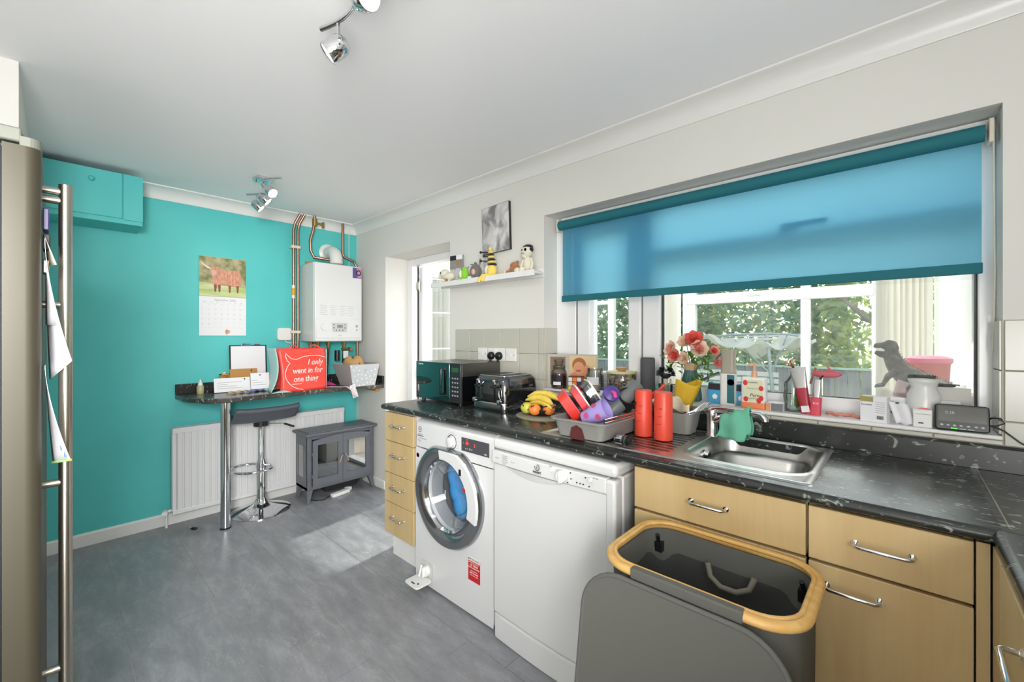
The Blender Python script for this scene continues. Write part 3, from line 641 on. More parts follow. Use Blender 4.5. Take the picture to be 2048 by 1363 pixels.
L(MB().lathe([(.0125, -.0008), (.0098, -.0008)], (2.728, PY-.004, .804), 24, 'y', arc=.82).rot('Y', 205, (2.728, PY, .804))).put('logo_ring', INK, t)
TX('i', .019, INK, t, 2.728, PY-.0052, .804, wc, off=.0005); TX('INDESIT', .0115, INK, t, 2.728, PY-.0052, .7845, wc, off=.0003)
for k, s in enumerate(('1  Pre-wash', '2  Intensive', '3  Normal', '4  Eco wash', '5  Rapid')): TX(s, .007, INKG, t, 2.530, PY+.0035, .812-.008*k, wc, al='LEFT')
TX('IDF125', .008, INKG, t, 2.500, PY+.006, .795, wc); TX('Eco 50', .007, INKG, t, 2.585, PY, .795, wc, al='LEFT'); TX('Start', .006, INK, t, 2.793, PY-.003, .822, wc); TX('On / Off', .006, INK, t, 2.985, PY+.002, .818, wc)

# ------------------------------------------------ laundry hamper
hc = (3.400, -.772); t = thing('laundry_hamper', 'grey fabric laundry hamper with a bamboo rim and its lid hanging open in front', 'hamper', (hc[0], hc[1], 0))
HF = mat('grey_hamper_fabric', '#5F605B', .85, bump=.25, bscale=500); HD = mat('dark_liner_fabric', '#3c3e3c', .8, bump=.2, bscale=40)
w, h = .452, .325
rim = [(x, y, .722) for x, y in rrect(w, h, .085, 8)]
MB().tube(rim, .012, 10, closed=True, sq=1.0).put('rim', BAMBOO, t, sm=60)
MB().tube([(x*.955, y*.94, .730) for x, y, z in rim], .006, 8, closed=True).put('rim_bead', BAMBOO, t, sm=60)
n = 36
def hr(s, z, wob=0): return [(x*s, y*s, z+wob*sin(i*.9)) for i, (x, y) in enumerate(rrect(w*.97, h*.96, .08, 8))]
m = MB(); loft(m, [hr(.93, .0), hr(.96, .02), hr(.985, .35), hr(1, .712)], True)
body = m.put('body', HF, t, sm=60)
m = MB(); loft(m, [hr(.985, .712), hr(.975, .66), hr(.95, .60)]); m.put('inner_band', HF, t, sm=60)
m = MB(); loft(m, [hr(.965, .635, .012), hr(.93, .60, .008), hr(.80, .40), hr(.7, .12), hr(.2, .10)], False, True); m.put('liner', HD, t, sm=180)
MB().tube([(-.04, .12, .665), (-.03, .11, .635), (.0, .10, .62), (.04, .10, .62), (.07, .11, .635), (.08, .12, .665)], .008, 8).put('liner_handle', mat('webbing', '#77756a', .8), t, sm=60)
for sx in (-1, 1): MB().cyl((sx*.185, .115, .70), (sx*.195, .145, .64), .006, 8).box((sx*.19-.014, .120, .645), (sx*.19+.014, .14, .675)).put('clip', BLK, t)
B((-.130, -h/2-.014, .708), (.125, -h/2+.010, .7355)).put('hinge_band', HF, t, bv=.004)
pp = rrect(.47, .40, .10, 8, -.01, -.205)
m = MB().prism(pp, -.004, .004, 'y'); edge = MB().tube([(x, 0, z) for x, z in pp], .0065, 8, closed=True)
lidM = Matrix.Translation((-.005, -h/2-.022, .712)) @ Matrix.Rotation(R(-9), 4, 'X')
lid = m.xf(lidM).put('lid', HF, t, bv=.001)
edge.xf(lidM).put('lid_piping', mat('grey_piping', '#5e5f5c', .7), lid, sm=60)
for z in (.45, .24): B((w/2-.006, -.002, z), (w/2+.001, .006, z+.06)).put('velcro_tab', mat('pale_tab', '#b7b7b2', .7), t)

# ------------------------------------------------ fridge freezer
t = thing('fridge_freezer', 'tall silver side-by-side fridge freezer with long bar handles at the left edge', 'fridge', (1.9, -2.3, 0))
fz = 1.752; FS = mat('silver_fridge_side', '#413d30', .45, .3); FG = mat('fridge_cap_grey', '#6f7268', .5)
def LF(m): return m.mv(-1.9, 2.3, 0)
LF(B((1.46, -2.62, .02), (2.345, -2.012, fz-.012))).put('cabinet', FS, t, bv=.004)
LF(MB().box((1.47, -2.03, .03), (2.34, -2.002, fz-.02))).put('door_seal', SEAL, t)
for x0, x1, hx in ((1.865, 2.352, 2.25), (1.455, 1.855, 1.815)):
    pr = [(x0, -2.0), (x1, -2.0), (x1, -1.968)]+[(x1-.022+.022*cos(R(a)), -1.965+.022*sin(R(a))) for a in (15, 30, 45, 60, 75, 90)]+[(x0+.02, -1.943), (x0+.006, -1.948), (x0, -1.96)]
    d = LF(MB().prism(pr, .05, fz-.02)).put('door', BRUSH if 0 else FS, t, sm=35)
    LF(MB().prism([(x0, -1.975), (x1, -1.975)]+pr[3:], fz-.02, fz)).put('door_cap', FG, d)
    if hx < 2: continue
    MB().cyl((hx-1.9, -1.9045+2.3, .42), (hx-1.9, -1.9045+2.3, 1.685), .0125, 20).put('handle', mat('satin_steel', '#B5B0A4', .28, 1), d, sm=50)
    for z in (1.667, 1.645, 1.390, .955, .5): LF(MB().cyl((hx, -1.946, z), (hx, -1.905, z), .009, 12)).put('handle_bracket', BRUSH, d, sm=50)
LF(MB().box((2.30, -2.06, fz-.012), (2.345, -1.972, fz+.02)).cyl((2.322, -1.985, fz-.01), (2.322, -1.985, fz+.012), .016, 14)).put('hinge_cover', FG, t, bv=.004)
LF(MB().box((1.47, -2.62, fz-.012), (2.33, -2.05, fz-.002))).put('top', FG, t)

# ================================================================== along the teal wall
t = thing('wall_cupboard', 'shallow teal-painted boxed cupboard high on the left wall', 'cupboard', (0, -1.8, 2.0))
B((0.001, -.24, .0), (.275, .25, .305)).put('box', TEAL, t, bv=.003)
B((.276, -.24, .03), (.285, .155, .302)).put('door', TEAL, t, bv=.002)
B((.2755, .160, .025), (.284, .25, .303)).put('stile', TEAL, t, bv=.001)
MB().lathe([(.006, 0), (.006, .012), (.013, .018), (.014, .024), (.009, .031), (0, .032)], (.285, .02, .235), 18, 'x').put('knob', TEAL, t, sm=60)

# radiator
t = thing('radiator', 'long white panel radiator under the breakfast bar', 'radiator', (0, -.77, 0))
pr = []; y0, y1 = -1.378, -.165; ny = 30; pit = (y1-y0-.06)/ny
pr.append((y0+.02, .085))
for k in range(ny):
    a = y0+.03+pit*k; pr += [(a, .104), (a+pit*.62, .104), (a+pit*.72, .096), (a+pit*.9, .096)]
pr += [(y1-.02, .104), (y1-.02, .085)]
MB().prism([(x, y) for y, x in pr], .115, .648).mv(0, .77, 0).put('fluted_panel', ENAMEL, t)
MB().box((.035, y0, .09), (.10, y0+.022, .682)).box((.035, y1-.022, .09), (.10, y1, .682)).box((.085, y0, .09), (.107, y1, .118)).box((.085, y0, .645), (.107, y1, .682)).box((.035, y0, .1), (.05, y1, .65)).mv(0, .77, 0).put('casing', ENAMEL, t, bv=.003)
gr = MB()
for k in range(100): yy = y0+.02+(y1-y0-.04)*k/100; gr.box((.052, yy, .676), (.083, yy+.006, .681))
gr.box((.048, y0, .676), (.052, y1, .682)).mv(0, .77, 0).put('top_grille', ENAMEL, t, stuff=True)
MB().cyl((.06, -1.378, .11), (.06, -1.41, .11), .010, 12).cyl((.06, -1.41, .11), (.10, -1.42, .11), .016, 14).cyl((.06, -1.405, .0), (.06, -1.405, .11), .008, 10).mv(0, .77, 0).put('valve', WPLAS, t, sm=50)

# breakfast bar
t = thing('breakfast_bar', 'narrow dark speckled breakfast bar fixed along the teal wall', 'bar', (0, 0, .903))
MB().prism([(0.001, -1.350), (.25, -1.335), (.43, -1.25), (.49, -1.14), (.47, -1.04), (.455, -.9), (.46, -.3), (.50, -.002), (.001, -.002)], -.032, 0).put('top', LAMB, t, bv=.006)
B((.001, -1.350, 0), (.020, -.002, .072)).put('upstand', LAM, t, bv=.003)
B((.02, -.020, 0), (.50, -.002, .072)).put('upstand', LAM, t, bv=.003)
MB().cyl((.365, -1.130, -.903), (.365, -1.130, -.033), .031, 32).put('leg', CHROME, t, sm=50)
MB().cyl((.365, -1.130, -.903), (.365, -1.130, -.892), .033, 32).put('foot', BLK, t, sm=50)
B((.20, -.04, -.062), (.42, -.003, -.033)).put('batten', BOARD, t)

# bar stool
t = thing('bar_stool', 'chrome pedestal bar stool with a dark grey seat tucked under the breakfast bar', 'stool', (.215, -.868, 0))
MB().lathe([(.20, 0), (.20, .006), (.17, .018), (.10, .038), (.055, .058), (.036, .085), (.034, .10)], n=40).put('base', CHROME, t, sm=60)
MB().lathe([(.030, .09), (.030, .38), (.022, .39), (.021, .66)], n=24).put('column', CHROME, t, sm=40)
MB().lathe([(.034, .325), (.034, .365)], n=20).put('collar', CHROME, t, sm=40)
fr = [(.0, 0, .345)]+[(.09+.12*cos(R(a)), .145*sin(R(a)), .345) for a in range(-150, 151, 20)]
MB().tube(fr, .0085, 8, closed=True).rot('Z', -60).put('footrest', CHROME, t, sm=60)
GL = mat('dark_grey_leather', '#565A63', .45)
m = MB()
def seat(u, v):
    y = -.215+.43*u; x = -.19+.36*v; b = sstep(.72, 1.0, v); f = sstep(.12, 0, v)
    return (x+.02*b, y*(1-.06*abs(v-.5)), .695+.092*b**1.2-.02*f+.012*abs(2*u-1)**3)
m.grid(seat, 16, 18).put('seat', GL, t, sm=180, thick=.030)
MB().cyl((0, 0, .64), (0, 0, .69), .05, 20).put('seat_plate', BLK, t, sm=50)
MB().tube([(.02, .02, .655), (.10, .12, .655), (.14, .17, .635)], .004, 8).put('lever', CHROME, t, sm=60)
MB().cyl((.105, .128, .652), (.15, .182, .628), .0075, 10).put('lever_grip', BLK, t, sm=50)

# electric stove
t = thing('electric_stove', 'grey two-door electric stove heater with splayed legs in the corner', 'heater', (.256, -.315, 0))
o = (.24, -.315)
def LS(m): return m.mv(-o[0], -o[1], 0)
G = GREYMET
LS(MB().box((.125, -.59, .105), (.350, -.575, .532)).box((.125, -.045, .105), (.350, -.03, .532)).box((.125, -.59, .105), (.140, -.03, .532)).box((.125, -.59, .105), (.350, -.03, .13)).box((.335, -.59, .105), (.352, -.555, .532)).box((.335, -.065, .105), (.352, -.03, .532)).box((.335, -.555, .50), (.352, -.065, .532)).box((.335, -.555, .105), (.352, -.065, .135))).put('body', G, t, bv=.003)
LS(MB().box((.098, -.612, .532), (.385, -.010, .552)).box((.125, -.585, .548), (.36, -.035, .558))).put('top_plate', G, t, bv=.005)
for sx, sy in ((.325, -.565), (.325, -.055), (.15, -.565), (.15, -.055)):
    ox = .022 if sx > .2 else -.015; oy = -.02 if sy < -.3 else .02
    LS(MB().add([(sx-.022, sy-.022, .11), (sx+.022, sy-.022, .11), (sx+.022, sy+.022, .11), (sx-.022, sy+.022, .11), (sx+ox-.010, sy+oy-.010, 0), (sx+ox+.010, sy+oy-.010, 0), (sx+ox+.010, sy+oy+.010, 0), (sx+ox-.010, sy+oy+.010, 0)], [(0, 1, 2, 3), (7, 6, 5, 4), (0, 4, 5, 1), (1, 5, 6, 2), (2, 6, 7, 3), (3, 7, 4, 0)])).put('leg', G, t, bv=.002)
for i, (a, b) in enumerate(((-.552, -.3115), (-.3085, -.068))):
    f = MB(); n = 10; zt = lambda y: .488+.030*(1-((y+.31)/.245)**2)
    top = [(a+(b-a)*k/n, zt(a+(b-a)*k/n)) for k in range(n+1)]
    f.prism([(a, .13), (b, .13), (b, .19), (a, .19)], .350, .364, 'x').prism([(a, .455), (b, .455)]+top[::-1], .350, .364, 'x').prism([(a, .19), (a+.038, .19), (a+.038, .455), (a, .455)], .350, .364, 'x').prism([(b-.038, .19), (b, .19), (b, .455), (b-.038, .455)], .350, .364, 'x')
    d = LS(f).put('door', G, t)
    LS(B((.354, a+.036, .188), (.356, b-.036, .457))).put('door_pane', STOVEG, d)
    hy = -.3165 if i == 0 else -.3035; s = -1 if i == 0 else 1
    LS(MB().tube([(.364, hy, .345), (.385, hy+s*.004, .348), (.39, hy+s*.014, .335), (.388, hy+s*.026, .300)], .004, 8)).put('handle', BRUSH, d, sm=60)
    LS(MB().cyl((.389, hy+s*.018, .322), (.387, hy+s*.030, .288), .0055, 8)).put('handle_tip', mat('amber_wood', '#B58763', .5), d)
    for z in (.215, .39): LS(MB().cyl((.366, a-.004 if i == 0 else b+.004, z-.012), (.366, a-.004 if i == 0 else b+.004, z+.012), .006, 8)).put('hinge', G, d)
LS(MB().box((.165, -.593, .20), (.305, -.589, .45))).put('side_pane', STOVEG, t)
LS(MB().box((.15, -.50, .14), (.26, -.12, .20)).ball((.2, -.35, .2), (.03, .12, .025), 10, 6)).put('log_bed', mat('dark_log', '#3a3634', .8), t)
LS(MB().box((.15, -.43, .05), (.30, -.16, .104))).put('fan_box', BLK, t, bv=.004)

# extension lead
t = thing('extension_lead', 'white extension socket with a trailing lead on the floor under the stove', 'extension lead', (.335, -.31, 0))
MB().prism(rrect(.055, .17, .02, 4), .0, .026).rot('Z', 12).put('socket_block', WPLAS, t, bv=.005)
MB().tube([(.0, -.09, .012), (.03, -.15, .006), (.0, -.20, .005), (-.08, -.24, .005), (-.16, -.2, .005)], .004, 8).put('flex', BLK, t, sm=60)
B((-.03, .08, .0), (.02, .12, .03)).rot('Z', 25).put('plug', WPLAS, t, bv=.006)
t = thing('floor_clip', 'small dark object lying on the floor by the radiator', 'clip', (.225, -1.28, 0), 30)
MB().box((-.02, -.01, 0), (.02, .01, .012)).put('clip_body', BLK, t, bv=.003); MB().tube([(-.02, 0, .006), (-.04, 0, .012), (-.05, .01, .006)], .003, 6).put('clip_loop', CHROME, t)
# ================================================================== boiler and pipes
t = thing('boiler', 'white wall-hung combination boiler in the corner above the breakfast bar', 'boiler', (0, -.305, 1.27))
MB().box((.01, -.203, .0), (.285, .203, .648)).put('casing', ENAMEL, t, bv=.008, seg=3)
MB().box((.28, -.200, .003), (.302, .203, .645)).put('front_cover', ENAMEL, t, bv=.008, seg=3)
p = MB().box((.299, -.190, .030), (.306, .185, .190)).put('control_flap', ENAMEL, t, bv=.003)
MB().lathe([(.031, 0), (.029, .008), (.0, .009)], (.306, -.125, .122), 28, 'x').put('dial', ENAMEL, p, sm=40)
MB().prism([(-.066, .158), (.070, .158), (.062, .080), (-.056, .080)], .305, .3085, 'x').put('keypad', mat('keypad_grey', '#BDBDC2', .4), p)
MB().box((.308, -.022, .112), (.3095, .028, .142)).put('display', mat('lcd_grey', '#9EA49C', .2), p)
bt = MB()
for y, z in ((-.048, .140), (-.048, .115), (.046, .140), (.046, .115), (-.028, .095), (.0, .095), (.028, .095)): bt.lathe([(.0055, 0), (.0045, .002), (0, .002)], (.308, y, z), 10, 'x')
bt.put('buttons', mat('dark_button', '#4a4a50', .5), p)
txt('18:3', .026, INK, p, (.3098, .003, .127), '+x')
MB().lathe([(.010, .001), (.006, .001)], (.3055, .152, .130), 16, 'x', cap=False).lathe([(.005, .001), (0, .001)], (.3055, .152, .098), 12, 'x').put('markings', INK, p)
txt('baxi', .016, INKG, p, (.3065, .003, .052), '+x')
for x, (y, w) in enumerate(((-.125, .07), (-.045, .055), (.035, .055), (.105, .06))):
    for k in range(6): B((.3022, y-w/2, .295-.015*k), (.3026, y+w/2*(.6+.4*sin(k*3+x)), .299-.015*k)).put('instruction_print', mat('pale_print', '#B9BAC4', .6) if (x == 0 and k == 0) else MATS['pale_print'], t)
s = B((.302, .118, .545), (.304, .200, .635)).put('sticker', mat('purple_sticker', '#5B4A92', .4), t)
MB().prism([(.16, .548), (.198, .548), (.198, .632), (.150, .632), (.158, .60)], .3042, .3046, 'x').put('sticker_half', mat('pink_sticker', '#B98BA6', .4), s)
MB().lathe([(.024, .0048), (.015, .0048)], (.300, .170, .592), 20, 'x', cap=False).put('sticker_ring', INK, s)
MB().tube([(.17, .035, .64), (.17, .035, .70)]+[(.17-.10*(1-cos(R(a)))/1, .035, .70+.085*sin(R(a))) for a in (20, 40, 60, 80, 90)]+[(0.001, .035, .785)], .052, 20).put('flue', WPLAS, t, sm=50)
MB().lathe([(.078, .001), (.078, .006), (.06, .016), (.054, .018)], (0, .035, .785), 32, 'x').put('flue_collar', WPLAS, t, sm=40)
MB().lathe([(.062, .0), (.062, .018), (.054, .022)], (.17, .035, .648), 24).put('flue_base', GREYF, t, sm=40)
B((.002, -.16, .648), (.012, .16, .69)).put('backing_plate', BOARD, t)

def pipe(label, pts, r, m=COPPER, name='pipe', group=None):
    t = thing(name, label, 'pipe', (0, 0, 0), 0, group); MB().tube(pts, r, 12).put('tube', m, t, sm=60); return t
t1 = pipe('left one of the two long copper pipes, wrapped in white and orange tape', [(.045, -.576, .975), (.045, -.576, 2.20), (.055, -.565, 2.26), (.085, -.535, 2.335)], .011)
MB().cyl((.045, -.576, 1.63), (.045, -.576, 1.74), .0125, 12).put('white_tape', WPLAS, t1, sm=50)
MB().cyl((.045, -.576, 1.655), (.045, -.576, 1.715), .013, 12).put('orange_tape', mat('orange_tape', '#E0A030', .5), t1, sm=50)
t2 = pipe('right one of the two long copper pipes, nearest the boiler', [(.045, -.540, .975), (.045, -.540, 2.20), (.055, -.53, 2.26), (.085, -.500, 2.335)], .011)
for z in (1.35, 2.06): MB().box((.0, -.595, z-.012), (.06, -.521, z+.012)).put('pipe_clip', CREAM, t2, bv=.004)
t3 = pipe('copper pipe with a brass valve dropping from the ceiling to the top of the boiler', [(.10, -.425, 2.335), (.085, -.43, 2.22), (.07, -.45, 2.13), (.07, -.445, 2.04), (.075, -.42, 1.99), (.13, -.31, 1.975), (.14, -.25, 1.97), (.14, -.235, 1.92)], .012)
MB().cyl((.10, -.425, 2.25), (.10, -.425, 2.31), .020, 12).cyl((.10, -.425, 2.28), (.10, -.36, 2.275), .010, 10).box((.092, -.362, 2.245), (.108, -.345, 2.295)).put('valve', BRASS, t3, sm=50)
t4 = pipe('copper pipe bending down behind the right side of the boiler', [(.06, -.160, 2.335), (.06, -.160, 2.05), (.065, -.15, 2.03), (.07, -.06, 2.0), (.075, -.035, 1.95), (.075, -.030, .98)], .012)
pipe('thin white cable hanging from the ceiling in the corner', [(.04, -.092, 2.335), (.04, -.092, 1.93)], .0035, WPLAS, 'cable')
for i, (y, z0, lab) in enumerate(((-.46, .975, 'leftmost copper pipe dropping from under the boiler behind the bag'), (-.40, .975, 'copper pipe with a brass nut under the boiler, second from the left'), (-.31, .975, 'copper pipe under the middle of the boiler'), (-.17, .975, 'copper pipe with a white tag under the right end of the boiler'))):
    q = pipe(lab, [(.10, y, 1.27), (.10, y, 1.2), (.08, y+.005, 1.15), (.06, y+.005, z0)], .0095)
    MB().cyl((.10, y, 1.235), (.10, y, 1.268), .017, 8).cyl((.10, y, 1.215), (.10, y, 1.235), .013, 8).put('nut', BRASS, q, sm=30)
    if i == 3:
        MB().cyl((.10, y-.02, 1.20), (.10, y+.05, 1.20), .012, 10).cyl((.10, y+.05, 1.20), (.14, y+.05, 1.20), .016, 10).put('valve', BRASS, q, sm=50)
        B((.12, y-.015, 1.12), (.124, y+.03, 1.185)).put('tag', PAPER, q)
        MB().cyl((.10, y-.06, 1.10), (.10, y-.06, 1.19), .022, 12).put('expansion_cap', BLK, q, sm=50)
t = thing('wall_box', 'small white wireless receiver box on the teal wall left of the boiler', 'receiver', (0, -.636, 1.332))
MB().prism(rrect(.108, .102, .018, 5), .0, .028, 'x').put('cover', WPLAS, t, bv=.004)
MB().tube([(.01, .005, -.051), (.012, .02, -.068), (.012, .05, -.074), (.012, .10, -.072)], .004, 8).put('cable', WPLAS, t, sm=60)

# ------------------------------------------------ calendar
t = thing('wall_calendar', 'hanging wall calendar with a photo of a brown highland cow above the month grid', 'calendar', (.004, -1.061, 1.61))
B((0, -.150, .0), (.003, .150, .296)).put('picture_page', mat('calendar_picture_ground', '#A9B37C', .5), t)
B((0, -.150, -.290), (.003, .150, -.0)).put('month_page', PAPER, t)
pg = t.children[0]
def px_(poly, d, m, name, par): return MB().prism(poly, .003+d, .0032+d, 'x').put(name, m, par)
m1 = mat('calendar_hill', '#8C8A5E', .6); ta = tex(m1, 'Noise', 18, 4); m1.node_tree.links.new(ramp(m1, ta.outputs[0], [(.35, '#6E7A46'), (.5, '#A39A72'), (.68, '#C2B48F')]), bsdf(m1).inputs[0])
px_([(-.149, .10), (.149, .075), (.149, .292), (-.149, .292)], .0002, m1, 'printed_hillside', pg)
m2 = mat('calendar_grass', '#C7CF96', .6); ta = tex(m2, 'Noise', 10, 3, (1, .4, 3)); m2.node_tree.links.new(ramp(m2, ta.outputs[0], [(.3, '#A9BE6E'), (.6, '#D3D7A8')]), bsdf(m2).inputs[0])
px_([(-.149, .004), (.149, .004), (.149, .076), (-.149, .101)], .0003, m2, 'printed_grass', pg)
cow = mat('calendar_cow', '#C98467', .7); ta = tex(cow, 'Noise', 30, 4, (1, 3, 1)); cow.node_tree.links.new(ramp(cow, ta.outputs[0], [(.3, '#BF7A5E'), (.65, '#DDA78D')]), bsdf(cow).inputs[0])
px_([(-.078, .215), (-.06, .225), (-.035, .222), (-.015, .205), (.02, .200), (.07, .204), (.10, .200), (.113, .178), (.116, .12), (.108, .085), (.095, .090), (.075, .085), (.04, .085), (.0, .098), (-.02, .085), (-.03, .060), (-.045, .062), (-.062, .085), (-.068, .13), (-.073, .165), (-.083, .185)], .0005, cow, 'printed_cow', pg)
px_([(-.144, .262), (-.12, .235), (-.08, .212), (-.078, .204), (-.10, .208), (-.13, .232)], .0006, mat('horn', '#E8DAD2', .6), 'printed_horn', pg)
mat('calendar_leg', '#8A5443', .7)
for a in (-.052, -.026, .040, .092): MB().prism([(a-.008, .09), (a+.010, .09), (a+.006, .035), (a-.004, .035)], .0036, .0038, 'x').put('printed_leg', MATS['calendar_leg'], pg)
px_([(-.075, .19), (-.055, .20), (-.045, .185), (-.052, .16), (-.068, .158)], .0007, mat('calendar_face', '#D9AFA8', .7), 'printed_face', pg)
mp = t.children[1]
txt('September 2025', .021, INKG, mp, (.0034, .012, -.024), '+x')
gl = MB()
for k in range(7): gl.box((.003, -.135+.04*k-.0003, -.235), (.0032, -.135+.04*k+.0003, -.045))
for k in range(6): gl.box((.003, -.135, -.052-.036*k-.0003), (.0032, .135, -.052-.036*k+.0003))
gl.put('grid_lines', mat('pale_line', '#CFCFD2', .7), mp)
n = 1
for r_i in range(5):
    for c_i in range(7):
        if n <= 30: txt(str(n), .009, INKG, mp, (.0033, -.130+.0405*c_i, -.060-.036*r_i), '+x', name='date'); n += 1
for c_i, s in enumerate(('Mon', 'Tue', 'Wed', 'Thu', 'Fri', 'Sat', 'Sun')): txt(s, .009, INKG, mp, (.0033, -.118+.0395*c_i, -.042), '+x', name='weekday')
px_([(.012, -.255), (.02, -.243), (.038, -.250), (.046, -.262), (.032, -.276), (.02, -.283), (.013, -.272)], .0005, cow, 'printed_badge', mp)

# ------------------------------------------------ things on the breakfast bar
BZ = .903
t = thing('dropper_bottle', 'small clear bottle with a white nozzle standing at the left end of the breakfast bar', 'bottle', (.07, -1.215, BZ))
MB().lathe([(.020, 0), (.022, .004), (.022, .052), (.012, .064)], n=20).put('bottle_body', mat('pale_yellow_liquid', '#CFCBA0', .15, trans=.3), t, sm=50)
MB().lathe([(.016, .060), (.014, .074), (.007, .088), (.006, .10), (.003, .102)], n=16).put('nozzle', WPLAS, t, sm=50)
t = thing('snow_globe', 'little glass globe ornament with a white figure on a dark base, beside the dropper bottle', 'ornament', (.055, -1.115, BZ))
MB().ball((0, 0, .036), .024, 16, 12).put('globe', JARG, t, sm=180); MB().lathe([(.022, 0), (.020, .014), (.012, .018)], n=20).put('base', BLK, t, sm=40)
MB().ball((0, 0, .030), (.008, .008, .012), 8, 6).ball((0, 0, .046), .007, 8, 6).put('figure', WPLAS, t, sm=180)
t = thing('wooden_toy', 'small wooden picture box toy perched on the upstand behind the letters', 'toy', (.030, -1.06, BZ+.073))
MB().box((-.02, -.028, 0), (.02, -.022, .055)).box((-.02, .022, 0), (.02, .028, .055)).box((-.02, -.028, .049), (.02, .028, .055)).box((-.02, -.028, 0), (.02, .028, .005)).put('box_frame', mat('pale_pine', '#C9A368', .6), t)
MB().box((-.018, -.022, .005), (-.012, .022, .05)).put('back_panel', BOARD, t); MB().ball((.008, -.014, .016), .011, 8, 6).ball((.008, .014, .016), .011, 8, 6).ball((0, 0, .062), (.010, .014, .008), 8, 6).put('beads', CREAM, t, sm=180); MB().ball((.014, .012, .030), .006, 8, 6).put('red_bead', RED, t, sm=180)
t = thing('clipboard', 'black clipboard holding white paper, leaning on the teal wall behind the bag', 'clipboard', (.035, -.90, .976)); t.rotation_euler = (0, R(-4), 0)
B((0, -.128, 0), (.006, .128, .270)).put('board', BLK, t, bv=.003)
B((.006, -.118, .003), (.0075, .118, .262)).put('paper', PAPER, t); MB().box((.006, -.05, .262), (.014, .02, .280)).cyl((.01, -.045, .28), (.01, -.025, .285), .008).cyl((.01, .04, .275), (.01, .08, .275), .005).put('clip', CHROME, t, bv=.002)
t = thing('envelope', 'brown window envelope leaning on the clipboard', 'envelope', (.085, -.955, BZ)); t.rotation_euler = (0, R(-10), 0)
B((0, -.078, 0), (.003, .105, .165)).put('paper_fold', BOARD, t); MB().lathe([(.006, .0005), (0, .0005)], (.003, .065, .150), 12, 'x').put('stamp_mark', INK, t)
def letter(label, loc, w, h, tilt, rz, dot, lines, grp=None):
    t = thing('letter', label, 'letter', loc, rz); t.rotation_euler = (0, R(-tilt), R(rz))
    B((0, -w/2, 0), (.002, w/2, h)).put('sheet', PAPER, t)
    m = MB()
    for k in range(lines): m.box((.002, -w*.42, h*.25+k*h*.14), (.0023, w*(.1+.25*sin(k*2.0+1)), h*.25+k*h*.14+.0025))
    m.put('print_lines', INKG, t); MB().lathe([(.005, .0003), (0, .0003)], (.002, dot, h*.87), 12, 'x').put('postmark', INK, t); return t
letter('long white letter propped in front of the wooden toy box', (.150, -1.035, BZ+.004), .225, .103, 14, -4, .078, 4)
letter('white letter propped between the long letter and the red bag', (.180, -.862, BZ+.012), .125, .122, 12, -8, 0, 3)
t = thing('gift_bag_scrap', 'crumpled rainbow-coloured foil wrapper lying in front of the letters', 'wrapper', (.235, -.93, BZ))
WR = [mat('foil_orange', '#E8B36A', .3), mat('foil_blue', '#5A78C4', .3), mat('foil_aqua', '#8FD3D0', .3)]
for k in range(3):
    MB().grid(lambda u, v: (-.03+.07*v+.01*sin(6*u), -.16+.11*k+.12*u, .004+.012*abs(sin(7*u+3*v+k))), 10, 6).put('foil_fold', WR[k], t, sm=180, thick=.001)

# carrier bag: front faces the room
BR = mat('red_carrier_bag', '#EA4A3F', .35, bump=.3, bscale=12); AQ = mat('aqua_bag_gusset', '#AEDBD8', .4, bump=.3, bscale=12); PKI = mat('pale_pink_bag_edge', '#F6C9BE', .4)
t = thing('shopping_bag', 'large red and aqua reusable shopping bag standing on the breakfast bar', 'bag', (.33, -.62, BZ))
def bagf(u, v): # front
    return (.095-.03*v+.010*sin(5*u+4*v)+.012*sin(pi*u), -.185+.345*u-.010*v+.012*sin(3*v)*(1-u), .318*v+.004*sin(9*u)*v)
MB().grid(bagf, 14, 14).put('front_panel', BR, t, sm=180, thick=.003)
def bagg(u, v):
    return (-.115+.21*u-.03*v*u+.010*sin(4*v), -.195-.012*sin(pi*u)*(1)-.010*v+.012*sin(3*v)+(-.05*(1-v)**3*u), .002+.320*v)
MB().grid(bagg, 10, 14).put('side_gusset', AQ, t, sm=180, thick=.003)
MB().grid(lambda u, v: (-.115+.010*sin(5*u), -.185+.345*u, .002+.315*v), 10, 8).put('back_panel', BR, t, sm=180, thick=.003)
MB().grid(lambda u, v: (-.115+.20*u, .160+.012*sin(pi*u), .31*v), 6, 6).put('side_gusset', AQ, t, sm=180, thick=.003)
MB().tube([(.066, -.11, .315), (.05, -.09, .345), (.045, -.06, .335), (.05, -.03, .31)], .006, 6).put('handle', BR, t, sm=60)
MB().tube([(.06, .05, .315), (.02, .06, .338), (.01, .10, .340), (.05, .13, .316)], .007, 6).put('handle', BR, t, sm=60)
MB().grid(lambda u, v: (.10+.05*v, -.21+.12*u-.05*v, .004+.012*sin(4*u+v)*(1-v)), 6, 4).put('bag_corner_fold', AQ, t, sm=180, thick=.002)
BI = mat('white_bag_print', '#FBF1EC', .5)
def onbag(y, z, off=.004):
    v = z/.318; u = (y+.185+.010*v)/.345; return (bagf(min(max(u, 0), 1), min(max(v, 0), 1))[0]+off, y, z)
bub = [onbag(y, z) for y, z in [(.150, .245), (.10, .262), (.04, .265), (-.02, .255), (-.065, .236), (-.10, .242), (-.125, .268), (-.135, .285), (-.140, .26), (-.130, .228), (-.112, .21), (-.135, .18), (-.150, .14), (-.148, .10), (-.13, .065), (-.105, .038), (-.07, .018), (-.03, .010)]]
MB().tube(bub, .0026, 6).put('speech_bubble_outline', BI, t, sm=60)
